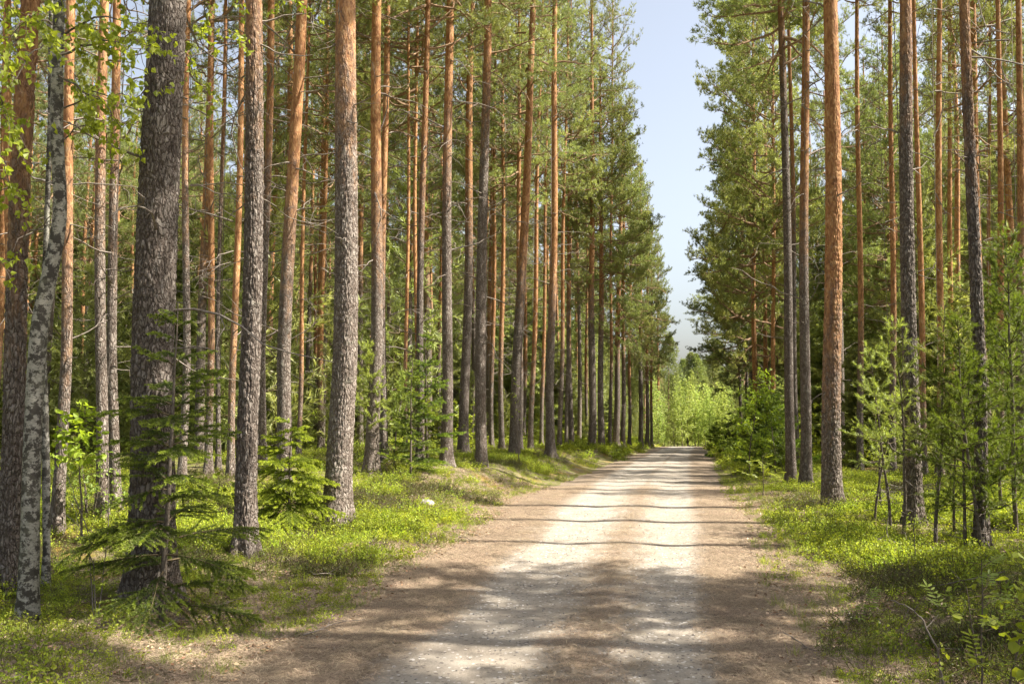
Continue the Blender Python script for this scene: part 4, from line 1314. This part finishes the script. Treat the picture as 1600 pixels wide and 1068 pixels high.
scatter("leaf_litter", np.stack([x, y, z], -1), np.stack([np.zeros(n), np.zeros(n), rg.random(n) * 6.28], -1), rg.uniform(.6, 1.2, n), rg.integers(4, 7, n), LP, "dry fallen leaves at the road edges")

def stone_mesh(seed, r=1., sub=2, mat=None, flat=.6):
    import bmesh
    bm = bmesh.new()
    bmesh.ops.create_icosphere(bm, subdivisions=sub, radius=r)
    for v in bm.verts:
        c = v.co
        f = .72 + .55 * float(fbm(c.x / r * 1.3 + seed, c.y / r * 1.3, c.z / r * 1.3, seed=seed, o=3))
        v.co = Vector((c.x * f, c.y * f * .8, c.z * f * flat))
    me = bpy.data.meshes.new("stone"); bm.to_mesh(me); bm.free()
    me.materials.append(mat or M_STONE)
    return me
PB = [stone_mesh(700 + i, 1., 1) for i in range(4)] + [stone_mesh(710, 1., 1, M_CONE, .9)]
n = 7000
y = 3.3 + 20 * rg.random(n) ** 1.6
u = rg.normal(size=n) * 1.0
x = road_x(y) + u / .98
scatter("gravel", np.stack([x, y, road_z(x, y) + .002], -1), rg.random((n, 3)) * 6.28, .0025 + .011 * rg.random(n) ** 4, rg.integers(0, 4, n), PB, "loose grit and small pebbles lying on the road")

# ------------------------------------------------------------------ single plants and things
def plant(name, label, cat, loc, meshes, names, rotz=0, scale=1., group=None):
    r = thing(name, label, cat, loc, group, rotz)
    r.scale = (scale,) * 3
    for m, nm in zip(meshes, names):
        link(nm, m, r)
    return r

# dark young spruce in front of the thick pine
g = at_depth(254, 935, 6.75); g.z = tz(g.x, g.y)
sp = spruce_mesh(801, 2.4, .92, .04, .17, 5, (.021, .0052), .75, M_SPRUCE, 1.25, .28)
plant("young_spruce", "small dark green spruce with drooping boughs in front of the thick dark pine", "spruce", g, sp, ("stem", "foliage"), 1.2)
# bright spruce
g = ground_at(452, 822)
H = at_depth(455, 650, g.y).z - g.z
sp = spruce_mesh(802, H, .80, .06, .15, 5, (.026, .0065), .9, M_SPRUCE_B, 1.6, .0)
plant("young_spruce", "small yellow-green sunlit spruce beside the broad sunlit pine", "spruce", g, sp, ("stem", "foliage"))
# puffy young pine
g = ground_at(588, 746); H = at_depth(590, 541, g.y).z - g.z
yp = young_pine_mesh(803, H, .42, .42, .28, 5, (.07, .007), 22, M_YOUNG, .15, .05, 1.3)
plant("young_pine", "puffy young pine with bare grey lower branches on the mossy bank", "pine sapling", g, yp, ("stem", "foliage", "deadwood"))
# green saplings beside it
for k, (px, py, top, lab, kind) in enumerate([
    (642, 742, 560, "green sapling spruce between the puffy young pine and the tall grey-brown pine", 's'),
    (668, 735, 520, "taller green sapling spruce before the shaded pine on the bank", 's'),
    (616, 735, 590, "low green young pine tucked behind the puffy young pine", 'p')]):
    g = ground_at(px, py); H = at_depth(px, top, g.y).z - g.z
    if kind == 's':
        ms, ns = spruce_mesh(810 + k, H, .75, .12, .26, 5, (.04, .008), .35, M_SPRUCE, .8, .2, 16), ("stem", "foliage")
    else:
        ms, ns = young_pine_mesh(810 + k, H, .5, .2, .3, 4, (.07, .008), 16), ("stem", "foliage", "deadwood")
    plant("young_spruce" if kind == 's' else "young_pine", lab, "spruce" if kind == 's' else "pine sapling", g, ms, ns)
# leafy shrub between birch and the pair of slim pines
def leafy(px, py, top, R, label, seed, leaf=(.05, .04), shape='birch', mat=None, name="leafy_sapling", cat="sapling", Yd=None, **kw):
    g = ground_at(px, py)
    if Yd:
        g = at_depth(px, py, Yd); g.z = tz(g.x, g.y)
    H = at_depth(px, top, g.y).z - g.z
    return plant(name, label, cat, g, leafy_mesh(seed, H, R, leaf=leaf, shape=shape, mat=mat, **kw), ("stem", "foliage"))
leafy(128, 850, 628, .55, "bright leafy maple-like sapling between the birch and the close pair of pines", 820, (.07, .06), 'round', M_BLEAF, zb=.55, nb=34, per_m=26)
leafy(140, 815, 700, .6, "darker bush low behind the bright leafy sapling", 821, (.05, .035), 'birch', M_RLEAF, zb=.1, nb=26, per_m=30, stems=3, name="leafy_bush", cat="bush")
leafy(340, 800, 735, .3, "small bright seedling with big leaves beside the straight dark pine", 822, (.07, .06), 'round', M_BLEAF, zb=.3, nb=8, per_m=24)
leafy(745, 722, 688, .35, "small bright bush at the foot of the dark pine on the bank", 823, (.05, .035), 'birch', M_BILB, zb=.1, nb=16, per_m=34, stems=3, name="leafy_bush", cat="bush")
leafy(812, 724, 580, .42, "thin leafy sapling on the bank before the leaning dark pine", 824, (.06, .04), 'birch', M_BLEAF, zb=.45, nb=12, per_m=24)
leafy(703, 712, 600, .4, "leafy sapling between the tall grey-brown pine and the dark pine", 829, (.07, .045), 'birch', M_RLEAF, zb=.3, nb=12, per_m=22)
leafy(1172, 748, 575, .85, "tall leafy rowan before the orange slim pines", 825, (.10, .05), 'birch', M_BLEAF, zb=.15, nb=44, per_m=34, name="rowan_sapling", cat="rowan")
leafy(1212, 742, 610, .6, "second leafy rowan against the dark shaded pine", 826, (.10, .05), 'birch', M_RLEAF, zb=.15, nb=36, per_m=32, name="rowan_sapling", cat="rowan")
leafy(1192, 778, 706, .38, "small bright rowan standing alone on the sunny verge grass", 827, (.055, .018), 'oval', M_BLEAF, zb=.35, nb=12, pinnate=True, name="rowan_sapling", cat="rowan")
leafy(1140, 728, 694, .7, "wide yellow-green bush low at the road edge", 828, (.06, .04), 'birch', M_BILB, zb=.08, nb=34, per_m=34, stems=4, name="leafy_bush", cat="bush")
leafy(1165, 748, 715, .5, "low yellow-green bush under the tall leafy rowan", 832, (.06, .04), 'birch', M_BILB, zb=.08, nb=26, per_m=34, stems=4, name="leafy_bush", cat="bush")
leafy(1230, 740, 690, .7, "dense green bush at the foot of the dark shaded pine", 833, (.06, .04), 'birch', M_RLEAF, zb=.08, nb=30, per_m=34, stems=4, name="leafy_bush", cat="bush")
# dark spruces by the road on the shady side
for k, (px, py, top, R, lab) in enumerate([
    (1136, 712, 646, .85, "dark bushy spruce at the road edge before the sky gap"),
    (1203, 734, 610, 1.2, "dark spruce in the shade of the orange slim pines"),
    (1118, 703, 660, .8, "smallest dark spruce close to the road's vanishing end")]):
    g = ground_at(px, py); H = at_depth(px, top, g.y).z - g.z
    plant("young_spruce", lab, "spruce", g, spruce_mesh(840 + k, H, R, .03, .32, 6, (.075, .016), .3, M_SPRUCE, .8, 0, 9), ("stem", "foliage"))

# young pines on the shady verge
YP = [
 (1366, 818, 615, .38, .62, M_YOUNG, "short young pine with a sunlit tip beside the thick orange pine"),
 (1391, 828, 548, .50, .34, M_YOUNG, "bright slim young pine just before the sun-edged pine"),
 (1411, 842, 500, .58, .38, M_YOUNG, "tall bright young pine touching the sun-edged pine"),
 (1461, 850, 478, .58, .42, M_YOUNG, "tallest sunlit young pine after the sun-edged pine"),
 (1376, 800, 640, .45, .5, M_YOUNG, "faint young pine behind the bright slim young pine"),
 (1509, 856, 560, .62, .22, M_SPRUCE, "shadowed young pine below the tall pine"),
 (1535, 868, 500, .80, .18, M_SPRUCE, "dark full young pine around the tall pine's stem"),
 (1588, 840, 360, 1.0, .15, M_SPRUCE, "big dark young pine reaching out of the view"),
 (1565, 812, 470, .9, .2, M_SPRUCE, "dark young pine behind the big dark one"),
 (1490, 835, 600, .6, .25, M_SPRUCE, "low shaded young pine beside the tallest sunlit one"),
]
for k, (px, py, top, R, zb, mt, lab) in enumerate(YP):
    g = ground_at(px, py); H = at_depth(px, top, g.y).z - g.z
    dark = mt is M_SPRUCE  # shaded pines take the darker spruce needles: shade put into the colour
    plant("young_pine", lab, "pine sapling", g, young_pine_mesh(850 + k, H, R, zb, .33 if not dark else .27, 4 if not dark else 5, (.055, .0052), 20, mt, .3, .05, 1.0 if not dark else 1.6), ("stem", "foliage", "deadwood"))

# big leaves and rowans in the shaded corner
leafy(1562, 1050, 825, .28, "large round-leaved aspen shoot in the shaded corner", 860, (.055, .05), 'round', M_BLEAF, zb=.3, nb=18, per_m=26, Yd=4.4, stem_r=.003, name="aspen_shoot", cat="aspen")
leafy(1530, 1010, 850, .32, "rowan seedling with feathery leaves beside the aspen shoot", 861, (.05, .015), 'oval', M_RLEAF, zb=.45, nb=10, pinnate=True, Yd=5.0, stem_r=.003, name="rowan_sapling", cat="rowan")
leafy(1610, 1060, 900, .30, "rowan seedling half out of view under the aspen shoot", 862, (.05, .015), 'oval', M_RLEAF, zb=.35, nb=12, pinnate=True, Yd=4.2, stem_r=.003, name="rowan_sapling", cat="rowan")
leafy(1347, 985, 925, .16, "tiny rowan seedling with feathery leaves in the shaded bilberry", 863, (.045, .014), 'oval', M_RLEAF, zb=.6, nb=5, pinnate=True, stem_r=.001, name="rowan_sapling", cat="rowan")
leafy(1470, 1065, 985, .16, "low birch seedling with yellow-green leaves under the bent bare stick", 864, (.03, .026), 'round', M_BLEAF, zb=.2, nb=9, per_m=40, Yd=4.6, stem_r=.001, name="birch_seedling", cat="birch")
leafy(1520, 960, 905, .30, "trailing aspen twig with round leaves above the shaded bilberry", 865, (.05, .048), 'round', M_BLEAF, zb=.6, nb=8, per_m=14, Yd=5.3, up=.05, stem_r=.002, name="aspen_shoot", cat="aspen")

def stick(name, label, pts_px, Yd, r, forks=(), mat=None, cat="branch"):
    pts = [at_depth(a, b, Yd + c) for a, b, c in pts_px]
    pts[0].z = tz(pts[0].x, pts[0].y) - .03
    B = pts[0].copy()
    rg = rng_(int(abs(pts_px[0][0])) + 3)
    P = np.array([np.array(p - B) for p in pts])
    tt = np.linspace(0, len(P) - 1, len(P) * 4); Q = np.stack([np.interp(tt, np.arange(len(P)), P[:, i]) for i in range(3)], -1)
    Q[1:-1] += rg.normal(size=Q[1:-1].shape) * r * .5
    mb = MB(); mb.tube(Q, np.linspace(r, r * .4, len(Q)), 6)
    for a, d, ln in forks:
        k = int(a * (len(Q) - 1))
        mb.tube(wander(Q[k], d, ln, 5, rg, .25), np.linspace(r * .5, r * .15, 6), 4)
    o = link(name, mb.mesh(name, [mat or M_TWIG], True), None, B)
    tag(o, label, cat)
    return o
stick("bare_stick", "bent bare grey stick leaning over the shaded bilberry", [(1485, 1068, 0), (1465, 1015, .05), (1440, 965, .1), (1425, 950, .1), (1392, 937, .2)], 4.6, .006,
      [(.45, (.8, .1, .3), .12), (.3, (.8, 0, -.1), .1), (.7, (.2, 0, .9), .06), (.8, (-.5, 0, -.5), .05)])
stick("bare_stick", "thin dark bare stem beside the young pines", [(1428, 900, 0), (1430, 860, 0), (1428, 820, 0), (1432, 770, 0)], 8.0, .006, [(.6, (1, 0, 1), .2), (.4, (-1, 0, 1), .15)], M_DARK)
# bare shrub and thin stems by the birch
for k, (pp, lab) in enumerate([
    ([(146, 962, 0), (142, 900, .1), (138, 830, .1), (118, 780, 0), (104, 740, 0)], "bare reddish shoot bending towards the birch"),
    ([(150, 958, 0), (146, 880, 0), (124, 820, 0), (98, 800, 0)], "bare shoot forking low beside the birch"),
    ([(152, 960, 0), (164, 880, .1), (170, 800, .2), (168, 700, .3)], "tall bare shoot between the birch and the dark spruce")]):
    stick("bare_shoot", lab, pp, 6.6, .005, [(.5, (.5, .1, .9), .3), (.7, (-.5, 0, .8), .25), (.4, (-.7, .1, .7), .2)], M_TWIG)
tag(link("rock", stone_mesh(720, .14, 3, None, .55), None, ground_at(667, 789) + Vector((0, 0, .01))), "pale rounded stone lying on the sunlit bilberry bank", "stone")
tag(link("rock", stone_mesh(721, .10, 3, None, .5), None, ground_at(415, 722) + Vector((0, 0, .04))), "small pale stone deep among the bank pines", "stone")
tag(link("rock", stone_mesh(722, .05, 2, None, .5), None, ground_at(22, 1064)), "small stone in the moss at the photo's bottom corner", "stone")
stick("fallen_branch", "thin fallen branch lying in the litter near the dark spruce", [(215, 955, 0), (245, 985, -.1), (280, 965, .2), (310, 975, .1)], 6.4, .008, [(.5, (.3, .5, .3), .25)])
stick("fallen_branch", "dead pine branch lying in the bilberries under the young pines", [(1335, 835, 0), (1372, 842, .2), (1420, 850, .3), (1455, 848, .2)], 9.5, .012, [(.5, (.3, .5, .6), .4), (.3, (0, -.5, .4), .3)])

# ------------------------------------------------------------------ birches
def birch(label, px_pts, Yd, widths, Htop, seed, sprays, name="birch_tree"):
    P = [at_depth(a, b, Yd + c) for a, b, c in px_pts]
    P[0].z = tz(P[0].x, P[0].y)
    B = P[0].copy()
    q = np.array([np.array(p - B) for p in P])
    zs = q[:, 2]
    rg = rng_(seed)
    zz = np.concatenate([np.arange(-.2, zs[-1], .05), np.arange(zs[-1], Htop, .3)])
    ax = np.interp(zz, zs, q[:, 0]); ay = np.interp(zz, zs, q[:, 1])
    ker = np.ones(9) / 9
    ax = np.convolve(np.pad(ax, 4, 'edge'), ker, 'valid'); ay = np.convolve(np.pad(ay, 4, 'edge'), ker, 'valid')
    hi = zz > zs[-1]
    ax = ax + np.where(hi, (zz - zs[-1]) * .03, 0)
    rad = np.interp(zz, list(zs) + [Htop], [w * Yd / F_PX / 2 for w in widths] + [.01])
    sides = 40
    th = np.arange(sides) * 2 * PI / sides
    T, Z = np.meshgrid(th, zz)
    R = rad[:, None] * (1 + .22 * (fbm(np.cos(T) * 1.5, np.sin(T) * 1.5, Z * 6, seed=seed, o=4) - .5)) * (1 + .3 * np.exp(-np.maximum(Z, 0) / .12))
    mb = MB(); mb.verts(np.stack([ax[:, None] + R * np.cos(T), ay[:, None] + R * np.sin(T), Z], -1).reshape(-1, 3))
    n = len(zz); i = np.arange(n - 1)[:, None] * sides; j = np.arange(sides)[None]; j2 = (j + 1) % sides
    mb.quads(np.stack([i + j, i + j2, i + sides + j2, i + sides + j], -1).reshape(-1, 4))
    root = thing(name, label, "birch", B)
    link("trunk", mb.mesh("trunk", [M_BIRCH], True), root)
    cr = MB()
    LPp, LD, LN, LT = [], [], [], []
    def leafy_path(pts, dens, hang):
        L_ = np.linalg.norm(np.diff(pts, axis=0), axis=1).sum()
        m = int(L_ * dens)
        for fr in rg.uniform(.05, 1, m):
            ff = fr * (len(pts) - 1); b = min(int(ff), len(pts) - 2)
            LPp.append(pts[b] + (pts[b + 1] - pts[b]) * (ff - b) + rg.normal(size=3) * .012)
            LD.append(norm(rg.normal(size=3) * .6 + np.array([0, 0, -hang]))); LN.append(rg.normal(size=3) + np.array([0, 0, .4])); LT.append(np.clip(.5 + rg.normal() * .22, 0, 1))
    for sx, sy, ex, ey, yd, r, ntw in sprays:
        a = np.array(at_depth(sx, sy, yd) - B); b = np.array(at_depth(ex, ey, yd + rg.normal() * .4) - B)
        tt = np.linspace(0, 1, 9)[:, None]
        pth = a + (b - a) * tt + np.array([0, 0, 1.]) * (np.sin(tt * PI) * .12 * np.linalg.norm(b - a)) + rg.normal(size=(9, 3)) * .015
        cr.tube(pth, np.linspace(r, .0025, 9), 5, 1)
        for k in range(ntw):
            f = rg.uniform(.15, 1); o = min(int(f * 8), 7)
            p = pth[o] + (pth[o + 1] - pth[o]) * (f * 8 - o)
            d = norm(norm(b - a) * .5 + rg.normal(size=3) * .55 + np.array([0, 0, -.35]))
            tw = wander(p, d, rg.uniform(.18, .5), 5, rg, .15, -.10)
            cr.tube(tw, np.linspace(.0022, .0008, 6), 3, 1)
            leafy_path(tw, 46, .8)
    cr.leaves(np.array(LPp), np.array(LD), norm(np.array(LN)), .050, .042, rg, 0, LT, shape='birch')
    link("crown", cr.mesh("crown", [M_BLEAF, M_DARK]), root)
    return root

SP = []
sr = random.Random(3)
for _ in range(24):           # hanging sprays out to the side of the view
    x = sr.uniform(-330, 40); y = sr.uniform(-220, 250)
    SP.append((x - sr.uniform(20, 120), y - sr.uniform(30, 120), x, y, sr.uniform(5.2, 7.8), .007, 6))
SP += [(92, 60, 235, 45, 6.9, .010, 12), (92, 88, 228, 72, 6.6, .012, 13), (90, 120, 190, 200, 6.6, .009, 13), (88, 180, 215, 160, 7.0, .008, 12), (85, 230, 175, 190, 6.9, .008, 8),
       (85, 60, 20, 130, 6.5, .008, 8), (85, 40, 5, 60, 6.2, .008, 8), (92, -20, 160, 10, 6.8, .01, 8), (92, 10, 225, -30, 7.2, .01, 10),
       (225, 150, 225, 230, 7.6, .006, 5), (10, 250, 15, 330, 6.4, .005, 4), (-30, 270, 20, 300, 6.6, .005, 5), (-40, 400, 15, 420, 6.6, .005, 4),
       (215, 60, 372, 55, 8.0, .008, 10), (230, 80, 330, 140, 8.0, .007, 9), (300, -20, 385, 8, 7.8, .006, 6), (400, -60, 465, 5, 7.8, .006, 5)]
birch("crooked white-barked birch with black patches and hanging bright leaves", [(43, 968, 0), (48, 800, 0), (52, 640, 0), (62, 500, 0), (84, 400, 0), (96, 340, 0), (88, 200, 0), (90, 80, 0), (93, 0, 0), (96, -150, 0)], 6.7,
      [31, 27, 25, 26, 23, 20, 19, 18, 17, 14], 9.5, 31, SP)
birch("thin crooked birch stem right beside the thicker white birch", [(70, 957, 0), (73, 860, 0), (72, 740, 0), (70, 620, 0), (66, 520, 0), (72, 380, 0), (78, 200, 0), (80, -60, 0)], 7.6,
      [13, 11, 12, 10, 9, 8, 7, 6], 8.0, 32, [(80, -60, 140, -120, 7.6, .006, 6), (78, 150, 130, 110, 7.6, .004, 3)])

# pale birch thicket where the road dips out of sight: many small trees, each its own thing
BT = []
for i in range(3):
    st, fo = leafy_mesh(880 + i, 6.5, 1.5, .02, 54, (.17, .13), 'birch', M_FAR, per_m=12, stems=1, up=.9, stem_r=.02)
    BT.append((st, fo))
tr_ = random.Random(12)
spots = []
for k in range(38):
    y = tr_.uniform(77, 104)
    px = tr_.uniform(1015, 1150)
    x = (px - 800) / F_PX * y
    spots.append((x, y))
spots.sort(key=lambda s: s[1])
for k, (x, y) in enumerate(spots):
    z = tz(x, y)
    ytop = tr_.uniform(585, 640)
    Hh = max(3, (EYE + (625 - ytop) / F_PX * y) - z)
    r = thing("birch_sapling", "pale green young birch in the sunny thicket where the road disappears", "birch", (x, y, z), "young birches of the sunny thicket at the road's end", tr_.random() * 6)
    st, fo = BT[k % 3]
    link("stem", st, r); link("foliage", fo, r)
    r.scale = (Hh / 6.5 * .9, Hh / 6.5 * .9, Hh / 6.5)

# pine cones and twigs lying about, each its own thing
rg = rng_(950)
cone = stone_mesh(951, .018, 2, M_CONE, .75)
for k in range(26):
    y = 3.8 + 9 * rg.random() ** 1.2
    u = float(edge_l(y)) + rg.uniform(-.6, .5) if rg.random() < .6 else float(edge_r(y)) - rg.uniform(-.5, .3)
    x = float(road_x(y)) + u / .98
    o = link("pine_cone", cone, None, (x, y, max(tz(x, y), float(road_z(x, y))) + .012), (rg.random() * 3, rg.random() * 3, rg.random() * 6))
    tag(o, "small brown pine cone lying in the needle litter by the gravel", "pine cone", "pine cones scattered in the needle litter")
for k in range(5):
    mb = MB()
    p0 = wander((0, 0, 0), (1, 0, .02), .45 + .2 * rg.random(), 7, rg, .16); p0[:, 2] = np.abs(p0[:, 2]) * .4
    mb.tube(p0, np.linspace(.006, .002, 8), 5)
    for j in range(3):
        q = wander(p0[rg.integers(2, 6)], (rg.normal(), rg.normal(), .15), .14, 3, rg, .25); mb.tube(q, np.linspace(.003, .001, 4), 4)
    tw = mb.mesh("twig", [M_TWIG])
    for j in range(5):
        y = 3.8 + 10 * rg.random()
        s_ = rg.random() < .6
        u = float(edge_l(y)) - rg.uniform(-.5, 2.2) if s_ else float(edge_r(y)) + rg.uniform(-.4, 1.8)
        x = float(road_x(y)) + u / .98
        o = link("dry_twig", tw, None, (x, y, max(tz(x, y), float(road_z(x, y)) - .03) + .02), (rg.normal() * .1, rg.normal() * .1, rg.random() * 6))
        tag(o, "dry grey twig fallen on the litter of the road verge", "twig", "dry twigs fallen along the verges")
